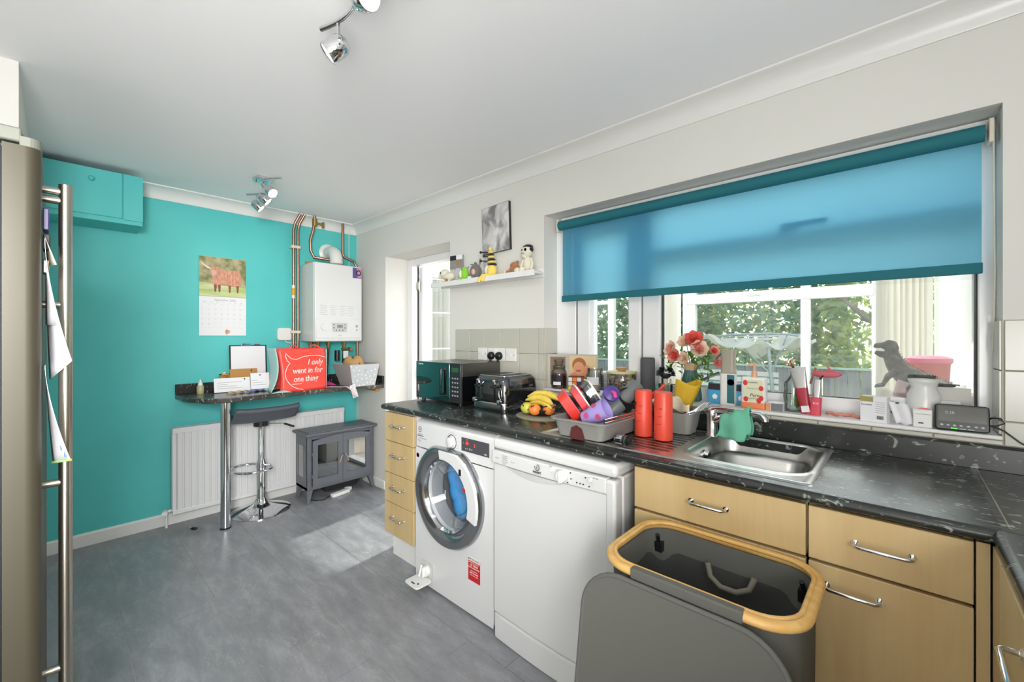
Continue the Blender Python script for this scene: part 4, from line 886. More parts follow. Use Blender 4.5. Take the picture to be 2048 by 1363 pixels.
for s, y, z in (('I only', .070, .212), ('went in for', .012, .150), ('one thing', -.004, .088)):
    q = txt(s, .060, BI, t, (0, 0, 0), '+x', shear=.18, off=.0010, sx=1); q.rotation_euler = (0, 0, 0); b_ = bmesh.new(); b_.from_mesh(q.data); bmesh.ops.triangulate(b_, faces=b_.faces[:])
    for _ in range(2): bmesh.ops.subdivide_edges(b_, edges=[e for e in b_.edges if e.calc_length() > .008], cuts=1, use_grid_fill=True)
    for w_ in b_.verts: w_.co = onbag(y+w_.co.x*.82, z+w_.co.y, .0035)
    b_.to_mesh(q.data); b_.free()
MB().tube([onbag(y, .054, .005) for y in (-.105, -.07, -.035)], .002, 6).put('underline', BI, t)

t = thing('storage_basket', 'grey storage basket with white stars and a metal eyelet on the bar', 'basket', (.37, -.175, BZ))
BK = mat('grey_star_basket_front', '#B9BCC0', .7); BK2 = mat('taupe_basket_side', '#A39A9B', .7)
a = [(x, y, 0) for x, y in ((-.11, -.10), (.11, -.10), (.11, .095), (-.11, .095))]; b = [(x, y, .178) for x, y in ((-.155, -.150), (.13, -.135), (.13, .125), (-.155, .125))]
def quad(p, m, name): return MB().add(p, [(0, 1, 2, 3)]).put(name, m, t, thick=.005)
fr_ = quad([a[1], a[2], b[2], b[1]], BK, 'front_side'); quad([a[0], a[1], b[1], b[0]], BK2, 'left_side'); quad([a[3], a[0], b[0], b[3]], BK2, 'back_side'); quad([a[2], a[3], b[3], b[2]], BK2, 'right_side'); quad(a, BK2, 'base')
MB().tube(b, .004, 6, closed=True).put('rim', BK2, t)
m = MB()
for i in range(26):
    u = (i % 6+.5+.3*sin(i*7))/6; v = (i//6+.5+.3*sin(i*5))/5; y = (-.10-.035*v)+(.195+.065*v)*u; x = .11+.02*v+.0035; z = .178*v
    if math.hypot(y+.0, z-.125) < .025: continue
    m.add([(x, y+.0055*cos(R(k*72-90)), z+.0055*sin(R(k*72-90))) for k in range(5)], [(0, 1, 2, 3, 4)])
m.put('star_print', WHITEINK, fr_, stuff=True)
MB().lathe([(.013, .003), (.012, .005), (.008, .005), (.008, .003)], (.124, -.0, .125), 20, 'x', cap=False).put('eyelet', CHROME, fr_, sm=60)
t = thing('paper_bag', 'crumpled brown paper bag sticking out of the grey storage basket', 'paper bag', (.35, -.20, BZ+.10))
MB().grid(lambda u, v: (.10*cos(2*pi*u)*sin(pi*(.08+.84*v))*(1+.15*sin(9*u+5*v)), .075*sin(2*pi*u)*sin(pi*(.08+.84*v))*(1+.12*sin(13*u)), .075-.06*cos(pi*v)+.012*sin(14*u+6*v)), 26, 12).put('crumpled_paper', mat('kraft_paper', '#B8905E', .8), t, sm=60)
t = thing('paper_strip', 'white card strip with black dots hanging over the front edge of the bar', 'card strip', (.44, -.36, BZ))
def stp(u, v): 
    s = u*.27
    if s < .14: return (-.08+.55*s+.045*v, -.10+.85*s-.035*v+.01, .006+.002*sin(9*u))
    q = s-.14; return (-.003+.045*v+.085*min(q, .055)/.055*1.0, .019-.035*v+.55*q+.01, .007-.012*0-max(0, q-.03)*.8)
MB().grid(stp, 16, 3).put('pink_tissue', mat('pale_pink_paper', '#E3C3C6', .7), t, sm=180, thick=.001)
tagm = MB().prism([(-.022, -.055), (.022, -.055), (.022, .052), (-.022, .052)], 0, .0015, 'x'); 
hang = tagm.rot('X', 18).mv(.078, .075, -.030).put('hanging_card', PAPER, t)
m = MB()
for i in range(4):
    for j in range(8): m.ball((.0798, -.015+.010*i+(j % 2)*.004, -.048+.0125*j), (.0006, .0025, .0038), 6, 4)
m.v = [tuple(Matrix.Translation((0, .075, -.030)) @ (Matrix.Rotation(R(18), 4, 'X') @ Vector(p))) for p in m.v]
m.put('printed_spots', INK, hang)
tag(MB().grid(lambda u, v: (.06*u-.03+.01*sin(8*v), .10*v-.05, .03*sin(pi*u)*sin(pi*v)+.004), 8, 8).put('pink_cloth', mat('magenta_cloth', '#B93A8E', .8), sm=180, thick=.002), 'scrap of magenta cloth between the red bag and the grey basket', 'cloth').location = (.24, -.37, BZ)

# ================================================================== ceiling spot bars
BULB = mat('lit_spot_lens', '#FFF6DE', .4, emit='#FFF3D6', es=6.0)
def spot_bar(label, c, rz, heads, L_=.46, sc=1.0, am=.055):
    t = thing('spotlight_bar', label, 'ceiling light', (c[0], c[1], CZ), rz)
    MB().prism(rrect(.10*sc, .10*sc, .012, 3), -.022*sc, 0).put('ceiling_plate', CHROME, t, bv=.003)
    MB().cyl((0, 0, -.02*sc), (0, 0, -.05*sc), .008, 12).put('stem', CHROME, t)
    pts = [(L_*(-.5+k/16), am*sc*sin(2*pi*k/16), -.055*sc) for k in range(17)]
    MB().tube(pts, .0075*sc, 12).put('arm', CHROME, t, sm=60)
    for (u, dirv) in heads:
        x = L_*(u-.5); y = am*sc*sin(2*pi*u); h = Vector((x, y, -.055*sc)); j = h+Vector((0, 0, -.045*sc))
        hd = MB().lathe([(0, -.032), (.012, -.031), (.022, -.026), (.029, -.014), (.031, 0), (.031, .038), (.029, .040), (.027, .038), (.026, .034)], n=24, cap=False)
        q = Vector(dirv).normalized().to_track_quat('Z', 'Y').to_matrix().to_4x4()
        c0 = j+Vector((0, 0, -.028*sc)); T = Matrix.Translation(c0) @ q @ Matrix.Scale(sc, 4)
        s = hd.xf(T).put('lamp_head', CHROME, t, sm=60)
        MB().lathe([(.027, .036), (0, .037)], n=24).xf(T).put('lamp_lens', BULB, s)
        MB().cyl(h, j, .0055*sc, 10).put('head_stem', CHROME, s)
    return t
spot_bar('far chrome ceiling bar of three spotlights near the teal wall', (.72, -1.005), 6, ((.12, (.5, .75, -.8)), (.5, (.5, .75, -.8)), (.87, (.65, .15, -.55))), .50)
spot_bar('near chrome ceiling bar of spotlights cut off by the top of the picture', (2.672, -1.352), 0, ((.14, (-.55, -.75, -.75)), (.60, (.85, -.03, -.38)), (.90, (.4, .6, -.8))), .50, 1.05, .028)
light('near_spot_glow', 'SPOT', (2.62, -1.34, 2.14), (R(20), R(28), 0), 9, (1, .95, .86), spot_size=R(150), spot_blend=.8, shadow_soft_size=.03)
light('far_spot_glow', 'SPOT', (1.05, -.98, 2.12), (R(0), R(30), 0), 7, (1, .95, .86), spot_size=R(150), spot_blend=.9, shadow_soft_size=.05)
# ================================================================== shelf, toys, picture
t = thing('wall_shelf', 'white floating picture ledge above the microwave, partly crossing the doorway', 'shelf', (1.81, 0, 1.657))
MB().box((-.513, -.103, 0), (.442, -.09, .034)).box((-.513, -.09, .014), (.442, -.012, .028)).box((-.513, -.012, .0), (.442, 0, .05)).put('ledge', GLOSSW, t, bv=.002)
SZ = 1.6855
def soft(name, col): return mat(name, col, .9, bump=.4, bscale=260, sheen=.3)
CR = soft('cream_plush', '#DCD8C4'); GN = soft('lime_plush', '#86C63C'); GYP = soft('grey_plush', '#6F6A68'); YP = soft('yellow_plush', '#EBCF62'); BP = soft('black_plush', '#201f20'); BRP = soft('brown_plush', '#A9714F'); WPH = soft('white_plush', '#E9E6DF'); LG = soft('light_grey_plush', '#BDBBB9')
t = thing('plush_dog', 'cream plush dog with a dark eye sitting at the left end of the shelf', 'soft toy', (1.42, -.055, SZ))
MB().ball((.02, 0, .045), (.055, .035, .032)).ball((-.012, -.008, .066), (.042, .034, .032)).ball((-.045, -.012, .05), (.022, .022, .018)).put('body', CR, t, sm=180)
for x in (-.075, -.045, .0, .03): MB().ball((x, -.02 if x < -.02 else -.01, .013), (.017, .017, .014)).put('paw', CR, t, sm=180)
MB().ball((-.02, -.040, .070), (.007, .004, .008), 8, 6).put('eye', BLK, t, sm=180); MB().ball((.028, -.025, .018), (.014, .012, .012)).put('dark_patch', BRP, t, sm=180)
t = thing('photo_block', 'upright photo strip card behind the cream plush dog', 'photo', (1.505, -.028, SZ), 8)
B((-.07, 0, .10), (.05, .006, .19)).put('card', mat('photo_grey', '#8d8b86', .5), t); B((-.070, -.001, .158), (-.005, 0, .19)).put('photo_strip', INK, t)
B((-.012, -.002, .160), (.044, 0, .192)).put('caption', PAPER, t)
MB().prism([(-.02, .01), (.03, .01), (.03, .10), (-.02, .10)], .0, .004, 'y').put('stand', LG, t)
MB().lathe([(.022, -.002), (0, -.002)], (.01, 0, .135), 16, 'y').put('portrait_print', mat('portrait_skin', '#D9B496', .6), t)
t = thing('plush_frog', 'small lime green plush frog with a pale belly on the shelf', 'soft toy', (1.612, -.055, SZ))
MB().ball((0, 0, .045), (.034, .030, .042)).ball((.0, -.0, .08), (.022, .02, .014)).put('body', GN, t, sm=180); MB().ball((-.015, -.018, .045), (.020, .016, .026)).put('belly', WPH, t, sm=180)
for x in (-.03, .012): MB().ball((x, -.02, .010), (.016, .016, .010)).put('foot', GN, t, sm=180)
MB().tube([(.01, .02, .09), (.04, .02, .108), (.08, .02, .10)], .0035, 6).put('antenna', BP, t, sm=60)
t = thing('plush_mouse', 'grey plush mouse with a pink nose between the green frog and the bee', 'soft toy', (1.715, -.052, SZ))
MB().ball((0, 0, .052), (.045, .036, .050)).ball((.006, -.006, .098), (.012, .010, .016)).put('body', GYP, t, sm=180)
MB().ball((.012, -.030, .046), (.016, .010, .020)).put('nose', soft('pink_plush', '#D9A9A2'), t, sm=180); MB().ball((-.03, -.012, .065), (.018, .02, .034)).put('ear', LG, t, sm=180)
MB().ball((-.03, -.025, .012), (.018, .016, .012)).put('foot', CR, t, sm=180); MB().cyl((.028, .01, .09), (.034, .01, .135), .005, 8).put('tail', BRP, t, sm=60)
t = thing('plush_rabbit', 'small pale grey plush toy with a dot face half hidden behind the bee', 'soft toy', (1.80, -.030, SZ))
MB().ball((0, 0, .042), (.022, .018, .042)).ball((-.002, 0, .108), (.024, .018, .034)).put('body', LG, t, sm=180); MB().ball((-.008, -.018, .108), .0035, 8, 6).ball((.008, -.018, .104), .0035, 8, 6).put('eye', BLK, t, sm=180)
t = thing('plush_bee', 'yellow and black striped plush bee with long legs dangling over the shelf edge', 'soft toy', (1.875, -.060, SZ))
MB().ball((0, 0, .04), (.036, .030, .042)).put('body', YP, t, sm=180); MB().ball((-.03, -.005, .045), (.022, .02, .034)).put('wing', WPH, t, sm=180)
for k in range(6): MB().ball((.004-.003*k, 0, .078+.016*k), (.034-.003*k, .027-.002*k, .010), 14, 8).put('stripe', YP if k % 2 else BP, t, sm=180)
MB().ball((-.014, 0, .178), (.010, .010, .014)).put('tip', YP, t, sm=180)
for dz, dx in ((.105, -.085), (.132, -.055), (.160, -.085)):
    MB().cyl((-.015, -.01, dz-.004), (dx, -.015, dz+.004), .004, 8).ball((dx, -.015, dz+.004), .009, 10, 8).put('antenna', BP, t, sm=60)
for x in (-.055, -.025): MB().tube([(0, -.02, .015), (x*.6, -.050, .010), (x, -.062, -.030)], .010, 8, radii=[.008, .008, .013]).put('leg', YP, t, sm=60)
t = thing('plush_bear', 'small brown plush bear lying beside the pale doll on the shelf', 'soft toy', (2.062, -.050, SZ))
MB().ball((0, 0, .030), (.040, .028, .022)).ball((.0, -.004, .054), (.030, .022, .020)).ball((-.022, -.002, .060), .010).ball((.022, 0, .070), .010).put('body', BRP, t, sm=180)
for x in (-.035, -.055, .02): MB().ball((x, -.022, .014), (.017, .015, .013)).put('paw', BRP if x > -.05 else CR, t, sm=180)
t = thing('rag_doll', 'pale rag doll with button eyes and black hair at the right end of the shelf', 'soft toy', (2.165, -.052, SZ))
MB().ball((0, 0, .048), (.030, .024, .046)).ball((-.002, -.002, .122), (.036, .030, .036)).ball((-.014, -.008, .098), (.022, .020, .018)).put('body', CR, t, sm=180)
for s in (-1, 1): MB().tube([(s*.026, 0, .078), (s*.042, -.006, .045), (s*.036, -.014, .012)], .010, 8).put('arm', CR, t, sm=60)
for x in (-.055, -.02): MB().ball((x, -.028, .016), (.022, .017, .016)).put('leg', CR, t, sm=180)
MB().ball((.0, .004, .148), (.034, .028, .016)).ball((.028, .0, .13), (.012, .016, .014)).put('hair', BP, t, sm=180)
MB().lathe([(.009, -.004), (0, -.004)], (.008, -.027, .128), 16, 'y').lathe([(.005, -.002), (0, -.002)], (-.020, -.026, .130), 12, 'y').put('button_eye', INK, t); MB().tube([(-.022, -.030, .106), (-.012, -.034, .108), (.0, -.034, .105)], .0012, 5).put('mouth', INK, t)
# black and white canvas
t = thing('canvas_print', 'small black-edged canvas with a blurred black and white photo of people above the shelf', 'picture', (1.868, 0, 1.998)); t.rotation_euler = (0, R(-2), 0)
B((-.122, -.022, -.150), (.122, -.004, .150)).put('canvas_edge', BLK, t)
cp = mat('monochrome_photo', '#b5b3b4', .6); ta = tex(cp, 'Noise', 11, 3, (1, 1, .8), .45, .6); cp.node_tree.links.new(ramp(cp, ta.outputs[0], [(.36, '#7d7a7c'), (.5, '#BDBBBC'), (.62, '#DEDCDC')]), bsdf(cp).inputs[0])
B((-.1205, -.0225, -.1485), (.1205, -.0215, .1485)).put('photo_print', cp, t)

# ================================================================== sockets
def plate(label, x0, x1, nsock, plugs=()):
    t = thing('wall_socket' if nsock > 1 else 'wall_switch', label, 'socket' if nsock > 1 else 'switch', ((x0+x1)/2, -.0085, 1.199)); w = x1-x0
    B((-w/2, -.008, -.040), (w/2, 0, .040)).put('face_plate', WPLAS, t, bv=.002); k = MB()
    if nsock == 1: k.box((-.006, -.011, -.010), (.006, -.007, .012)); MB().lathe([(.003, -.009), (0, -.009)], (-.030, 0, 0), 8, 'y').lathe([(.003, -.009), (0, -.009)], (.030, 0, 0), 8, 'y').put('screw', INKG, t)
    else: k.box((-.012, -.011, .018), (-.004, -.007, .032)).box((.004, -.011, .018), (.012, -.007, .032))
    k.put('rocker', WPLAS, t, bv=.001); return t
plate('single white switch plate, left of the double socket behind the microwave', 1.700, 1.784, 1)
plate('white double socket with two black plugs in it above the toaster', 1.795, 1.942, 2)
plate('single white switch plate to the right of the double socket', 1.952, 2.040, 1)
for x, lb in ((1.833, 'left'), (1.902, 'right')):
    t = thing('plug', 'black three-pin plug in the %s half of the double socket' % lb, 'plug', (x, -.017, 1.190))
    MB().lathe([(.026, 0), (.025, -.016), (.018, -.026), (0, -.028)], (0, 0, 0), 20, 'y').put('plug_body', BLK, t, sm=50)
    MB().tube([(0, -.012, -.015), (.0, -.016, -.04), (.004, -.014, -.08), (.02, -.012, -.14), (.03, -.012, -.24)], .0042, 8, radii=[.009, .006, .004, .004, .004]).put('flex', BLK, t, sm=60)

# ================================================================== on the worktop
KZ = .910
t = thing('microwave', 'black microwave oven with a mirrored door at the left end of the worktop', 'microwave', (1.701, -.19, KZ))
MB().box((-.215, -.15, .016), (.215, .165, .246)).put('casing', mat('dark_steel_casing', '#5b5955', .32, .8), t, bv=.004)
MB().box((.2145, -.148, .02), (.2165, .16, .17)).put('side_panel', BLKG, t)
MB().box((-.217, -.163, .016), (.118, -.150, .247)).put('door', mat('mirrored_black_glass', '#8c9292', .04, 1), t, bv=.002)
MB().box((.120, -.161, .016), (.217, -.150, .247)).put('control_panel', mat('panel_black', '#2b2d30', .12), t, bv=.002)
MB().box((.050, -.185, .055), (.066, -.176, .215)).box((.050, -.180, .055), (.066, -.163, .07)).box((.050, -.180, .20), (.066, -.163, .215)).put('handle', BLKG, t, bv=.003)
txt('Panasonic', .014, WHITEINK, t, (-.165, -.1636, .232), '-y', sx=.9)
m = MB()
for i in range(5):
    for j in range(3): m.box((.140+.022*j, -.1618, .055+.025*i), (.152+.022*j, -.161, .063+.025*i))
m.put('button_print', INKG, t); MB().box((.138, -.1618, .195), (.198, -.161, .222)).put('display', mat('green_lcd', '#2f5b3c', .2), t)
for x in (-.18, .18):
    for y in (-.13, .13): MB().cyl((x, y, 0), (x, y, .017), .012, 12).put('foot', BLK, t, sm=50)

t = thing('toaster', 'polished black and chrome four-slice toaster to the right of the microwave', 'toaster', (2.115, -.185, KZ))
TG = mat('polished_dark_chrome', '#6f7072', .10, .95)
m = MB(); loft(m, [ring(.245, .270, .03, .045), ring(.258, .284, .04, .08), ring(.262, .288, .045, .12), ring(.252, .278, .045, .165), ring(.225, .25, .04, .183), ring(.20, .22, .03, .186)], False, True); m.put('shell', TG, t, sm=60)
m = MB(); loft(m, [ring(.255, .285, .03, .012), ring(.262, .292, .035, .018), ring(.256, .286, .035, .048)], True); m.put('chrome_band', CHROME, t, sm=50)
MB().prism(rrect(.25, .28, .03), 0, .014).put('base', BLK, t)
MB().prism(rrect(.21, .235, .025), .184, .190).put('top_plate', CHROME, t, bv=.002)
sl = MB()
for x in (-.072, -.036, .036, .072): sl.box((x-.011, -.085, .186), (x+.011, .09, .1915))
sl.put('slots', BLK, t)
for x in (-.062, .062):
    MB().box((x-.008, -.150, .055), (x-.004, -.140, .165)).box((x+.004, -.150, .055), (x+.008, -.140, .165)).put('lever_track', BLK, t)
    MB().box((x-.020, -.168, .128), (x+.020, -.148, .140)).put('lever', BLK, t, bv=.004); MB().cyl((x, -.15, .150), (x, -.156, .168), .009, 12).put('lever_cap', CHROME, t, sm=60)
    MB().lathe([(.015, -.144), (.014, -.158), (.006, -.160), (0, -.160)], (x+.034 if x > 0 else x-.030, 0, .055), 20, 'y').put('dial', CHROME, t, sm=50)
MB().tube([(.100+.010*cos(R(a)), -.146, .100+.030*sin(R(a))) for a in range(0, 360, 30)], .0018, 6, closed=True).put('badge', CHROME, t, sm=60)

tag(MB().lathe([(.14, 0), (.142, .004), (.138, .007), (0, .007)], n=40, sy=.85).put('table_mat', mat('olive_cork_mat', '#8C8672', .8), sm=50), 'round olive-grey placemat under the fruit bowl', 'placemat').location = (2.44, -.26, KZ)
t = thing('fruit_bowl', 'black wire fruit bowl with curled rim strands beside the toaster', 'bowl', (2.43, -.25, KZ+.008))
MB().lathe([(0, 0), (.045, 0), (.06, .008), (.085, .03), (.09, .035)], n=28, cap=False).put('dish', BLK, t, sm=180, thick=.002)
for k in range(12):
    a = 2*pi*k/12; MB().tube([(.05*cos(a), .05*sin(a), .006), (.09*cos(a), .085*sin(a), .03), (.115*cos(a+.15), .105*sin(a+.15), .055), (.13*cos(a+.3), .115*sin(a+.3), .062)], .0028, 6).put('wire', BLK, t, sm=60)
BAN = mat('banana_skin', '#E3C24A', .5, bump=.1); ta = tex(BAN, 'Noise', 40, 2); BAN.node_tree.links.new(ramp(BAN, ta.outputs[0], [(.30, '#9C7A2C'), (.36, '#E3C44C'), (.7, '#EBD061')]), bsdf(BAN).inputs[0])
for i, (dy, dz, r0) in enumerate(((-.035, .075, -6), (-.005, .092, 4), (.03, .078, 12), (-.03, .053, -12))):
    t = thing('banana', ('banana nearest the toaster front, upper of the bunch', 'banana on top of the bunch in the fruit bowl', 'banana at the back of the bunch', 'lowest banana of the bunch, resting on the bowl rim')[i], 'banana', (2.43, -.25+dy, KZ+dz), r0, 'bananas in the fruit bowl')
    n = 12; pts = [(-.085+.19*k/n, .012*sin(pi*k/n), .022*sin(pi*k/n)) for k in range(n+1)]
    MB().tube(pts, .018, 7, radii=[.004, .009, .014]+[.018]*(n-5)+[.015, .009, .005]).put('banana_body', BAN, t, sm=60); MB().cyl(pts[-1], (pts[-1][0]+.018, pts[-1][1], pts[-1][2]-.002), .004, 6).put('stalk', BRP, t)
OR = mat('orange_peel', '#F08A3C', .45, bump=.3, bscale=300)
for i, (x, y, c_, w) in enumerate(((2.385, -.315, '#B9C24A', 'green and yellow striped wrapped fruit at the left of the bowl'), (2.445, -.325, '#F08A3C', 'orange at the front of the fruit bowl'), (2.495, -.275, '#F08A3C', 'orange at the right of the fruit bowl'))):
    t = thing('orange', w, 'fruit', (x, y, KZ+.045)); MB().ball((0, 0, 0), (.031, .031, .028), 16, 10).put('fruit_body', OR if i else mat('lime_peel', '#C3C24F', .45), t, sm=180)

# drying rack
RX, RY = 2.845, -.37
t = thing('dish_rack', 'grey plastic dish drainer crammed with washing-up on the sink drainer', 'dish rack', (RX, RY, .914))
hc_ = .075
m = MB(); loft(m, [ring(.20, .34, .02, .004), ring(.235, .375, .03, hc_-.006), ring(.26, .40, .035, hc_-.006), ring(.262, .402, .035, hc_), ring(.232, .372, .03, hc_), ring(.205, .345, .025, .010)], True, True); m.put('tray', GREYF, t, sm=40)
for z in (.0, .012): MB().tube([(.125, -.19+.0, hc_+.006+z), (.130, 0, hc_+.006+z), (.125, .19, hc_+.006+z)], .0035, 8).put('wire_rail', CHROME, t, sm=60)
MB().prism([(-.03, .002), (.03, .002), (.022, .045), (.0, .056), (-.022, .045)], -.187, -.172, 'y').put('drain_cutout', mat('dark_red_brown', '#5a2a28', .5), t)
for x in (-.08, .09):
    for y in (-.14, .14): MB().cyl((x, y, -.001), (x, y, .006), .006, 8).put('foot', BLK, t)
t = thing('cutlery_drainer', 'small grey cutlery drainer behind the two red bottles', 'drainer', (3.085, -.135, .914))
m = MB(); loft(m, [ring(.10, .10, .02, 0), ring(.125, .125, .025, .085), ring(.13, .13, .025, .085), ring(.11, .11, .02, .02)], True, True); m.put('tub', GREYF, t, sm=40)
for k in range(4): MB().tube([(.02+.008*k, -.05, .075), (.07+.006*k, -.045+.01*k, .10), (.10+.004*k, -.01+.01*k, .13)], .004, 6).put('bent_wire', CHROME, t, sm=60)

# washed dishes
def cont(label, loc, rot, dims, body, rimc, name='food_container'):
    t = thing(name, label, 'container', loc); w, d, h = dims; zc = Vector((.59, .50+.05*rot[0], .55)).normalized(); xc = Vector((-.367, -.34, .86)); xc = (xc-zc*xc.dot(zc)).normalized(); t.rotation_euler = Matrix((xc, zc.cross(xc), zc)).transposed().to_euler()
    m = MB(); loft(m, [ring(w*.88, d*.88, .02, 0), ring(w, d, .025, h), ring(w*.96, d*.96, .023, h), ring(w*.84, d*.84, .018, .004)], True, True); m.put('tub', body, t, sm=45)
    MB().tube([(x, y, h) for x, y in rrect(w*1.02, d*1.02, .026, 5)], .0035, 6, closed=True).put('rim', rimc, t, sm=60); return t
PKR = mat('pinkish_red_plastic', '#E04A50', .3); CLR = glassy('clear_box_plastic', (.80, .86, .84, 1), .15, .05)
cont('bright red plastic food box leaning in the drainer, nearest the bananas', (2.735, -.475, 1.010), (0, 0, 0), (.135, .115, .04), RED, PKR)
cont('larger pinkish-red lunch box standing behind the bright red one', (2.780, -.435, 1.022), (1, 0, 0), (.165, .12, .030), PKR, WPLAS)
cont('clear plastic box with a white rim behind the red boxes', (2.812, -.400, 1.035), (2, 0, 0), (.175, .12, .035), CLR, WPLAS)
def cup(label, loc, rot, h, r0, r1, m_, name='cup', mats2=None, closed=False):
    t = thing(name, label, 'cup' if name == 'cup' else 'bottle', loc); t.rotation_euler = tuple(R(a) for a in rot)
    pr = [(r0*.9, 0), (r0, .004), (r1, h), (r1*.93, h), (r0*.9, .008), (0, .008)] if not closed else [(r0*.85, 0), (r0, .008), (r1, h*.96), (r1*.9, h), (0, h)]
    MB().lathe(pr, n=28).put('shell', m_, t, sm=45); return t
LIL = mat('lilac_plastic', '#A99ADB', .4); LILS = mat('magenta_spot_print', '#C04872', .5)
t = cup('lilac cup with red spots lying on its side at the front of the dish rack', (2.845, -.500, .985), (0, 62, 12), .105, .030, .044, LIL)
for k in range(10):
    a = 2*pi*k/10*1.0; z = .028 if k % 2 else .072; rr = .030+.014*z/.105+.0006
    MB().lathe([(.0115, 0), (0, .0002)], n=14).rot('Y', 90).mv(rr, 0, z).rot('Z', math.degrees(a)).put('printed_spot', LILS, t)
t = cup('lilac and pink lidded beaker lying behind the spotted cup', (2.86, -.36, 1.045), (20, 60, -20), .08, .028, .032, LIL)
MB().lathe([(.033, .078), (.033, .09), (.015, .10), (0, .10)], n=20).put('lid', mat('purple_lid', '#4B3A86', .4), t, sm=50); MB().tube([(0, 0, .098), (.01, 0, .115), (.028, 0, .112)], .008, 8).put('spout', mat('hot_pink', '#D9408A', .4), t, sm=60)
cup('long dark grey flask leaning across the dish rack', (2.88, -.40, .985), (0, 52, 62), .20, .036, .033, mat('dark_grey_flask', '#6A6F70', .4), 'flask', closed=True)
cup('black mug lying open side up behind the grey flask', (2.91, -.30, 1.02), (30, 40, 0), .08, .036, .040, BLK)
t = thing('red_scissors', 'red plastic kitchen tongs sticking up at the back of the dish rack', 'utensil', (2.965, -.24, 1.00)); MB().tube([(0, 0, 0), (.02, .01, .05), (.05, .02, .08), (.08, .03, .085)], .009, 8).tube([(.03, .01, .05), (.08, .04, .115)], .006, 8).put('handle', RED, t, sm=60)
# red bottles
RB = mat('red_thermal_bottle', '#E5503C', .35); 
for i, (x, y, l) in enumerate(((3.000, -.305, 'left one of the two tall red bottles on the drainer'), (3.088, -.318, 'right one of the two tall red bottles, nearest the tap'))):
    t = thing('red_bottle', l, 'bottle', (x, y, .914)); MB().lathe([(.034, 0), (.0355, .006), (.0335, .176), (.031, .183), (0, .184)], n=32).put('bottle_body', RB, t, sm=50)
    MB().tube([(.012*cos(R(a)), .001+.0*a, 0) for a in (0, 1)], .001, 3).v
    for k in range(3): MB().box((-.012+.004*k, -.0352, .06+.03*k), (.006+.002*k, -.0345, .064+.03*k)).put('embossed_mark', mat('deep_red_mark', '#B93A2E', .4), t)
t = thing('bottle_lid', 'steel and black screw lid lying on its side at the front of the drainer', 'lid', (3.020, -.515, .934)); t.rotation_euler = (0, R(90), R(0))
MB().lathe([(.0, -.024), (.020, -.024), (.021, -.020), (.021, .004), (.0185, .005)], n=24).put('cap', CHROME, t, sm=50); MB().lathe([(.0185, .004), (.0185, .022), (.012, .023), (.012, .03), (0, .03)], n=24).put('thread', BLK, t, sm=50)
MB().lathe([(.017, .012), (.0195, .014), (.017, .016)], n=24).put('ring', GREYF, t, sm=50)
# yellow bag
def yb(u, v): a = 2*pi*u; r = .052*(.55+.6*v-.2*v*v)*(1+.10*sin(3*a+2)+.06*sin(7*a)); return (r*cos(a)+.03*v, r*.8*sin(a), .12*v+.012*sin(2*a)*v)
tag(MB().grid(yb, 26, 10).put('yellow_bag', DRINKF, sm=180, thick=.0015), 'yellow plastic bag slumped behind the red bottles below the vase', 'bag').location = (3.075, -.10, 1.0)
tag(MB().grid(lambda u, v: (.10*u, .02*sin(5*u), .07*v*(1-u*.5)+.008*sin(9*u+4*v)), 10, 6).put('cream_wrapper', mat('cream_paper_wrap', '#D9CFB4', .6), sm=180, thick=.001), 'crumpled cream wrapper lying against the yellow bag', 'wrapper').location = (3.035, -.155, .998)
t = thing('whisk_jar', 'clear tub of odds and ends between the red bottles and the sill', 'tub', (3.02, -.18, .914)); m = MB(); m.lathe([(.035, 0), (.043, .11), (.040, .11), (.033, .004), (0, .004)], n=24).put('tub', CLR, t, sm=50)
MB().ball((0, 0, .105), (.034, .030, .022)).put('contents', BRP, t, sm=180)
# ================================================================== on the window sill
QZ = 1.016
t = thing('framed_photo', 'wide greige-framed photo of a smiling child in the left corner of the sill', 'photo', (2.385, .075, QZ), 21)
B((-.145, 0, 0), (.150, .012, .195)).put('frame', mat('greige_frame', '#B3AFA5', .5), t, bv=.001)
q = B((-.012, -.0015, .01), (.142, 0, .187)).put('photo_print', mat('warm_photo_ground', '#D9BE94', .6), t)
def disc(x, z, rx, rz, m, name, par, y=-.002, n=20): return MB().prism([(x+rx*cos(2*pi*k/n), z+rz*sin(2*pi*k/n)) for k in range(n)], y-.0003, y, 'y').put(name, m, par)
disc(.045, .135, .040, .042, mat('ginger_hair', '#A6683C', .7), 'printed_hair', q); disc(.043, .118, .031, .036, mat('print_skin', '#D99A72', .6), 'printed_face', q, -.0025); disc(.090, .105, .022, .032, MATS['print_skin'], 'printed_hand', q, -.0025); disc(.042, .103, .016, .006, mat('print_mouth', '#B05A4A', .6), 'printed_mouth', q, -.003); disc(.05, .06, .07, .040, mat('print_peach', '#D58A63', .6), 'printed_shirt', q, -.0022)
B((-.125, -.0015, .02), (-.035, 0, .180)).put('photo_print', mat('brown_print', '#7c6a58', .6), t); 
t = thing('jar_candle', 'glass jar candle with dark red wax at the left end of the sill', 'candle', (2.318, .048, QZ))
MB().lathe([(.040, 0), (.045, .006), (.045, .092), (.036, .108), (.032, .112), (.034, .116), (.032, .12)], n=32).put('jar', JARG, t, sm=50); MB().lathe([(.0, .004), (.042, .004), (.042, .086), (0, .086)], n=32).put('wax', mat('dark_red_wax', '#5b1a26', .3), t, sm=50)
MB().lathe([(.03, .118), (.038, .122), (.036, .130), (.020, .134), (.026, .15), (.03, .158), (.026, .166), (0, .168)], n=28).put('glass_lid', JARG, t, sm=50)
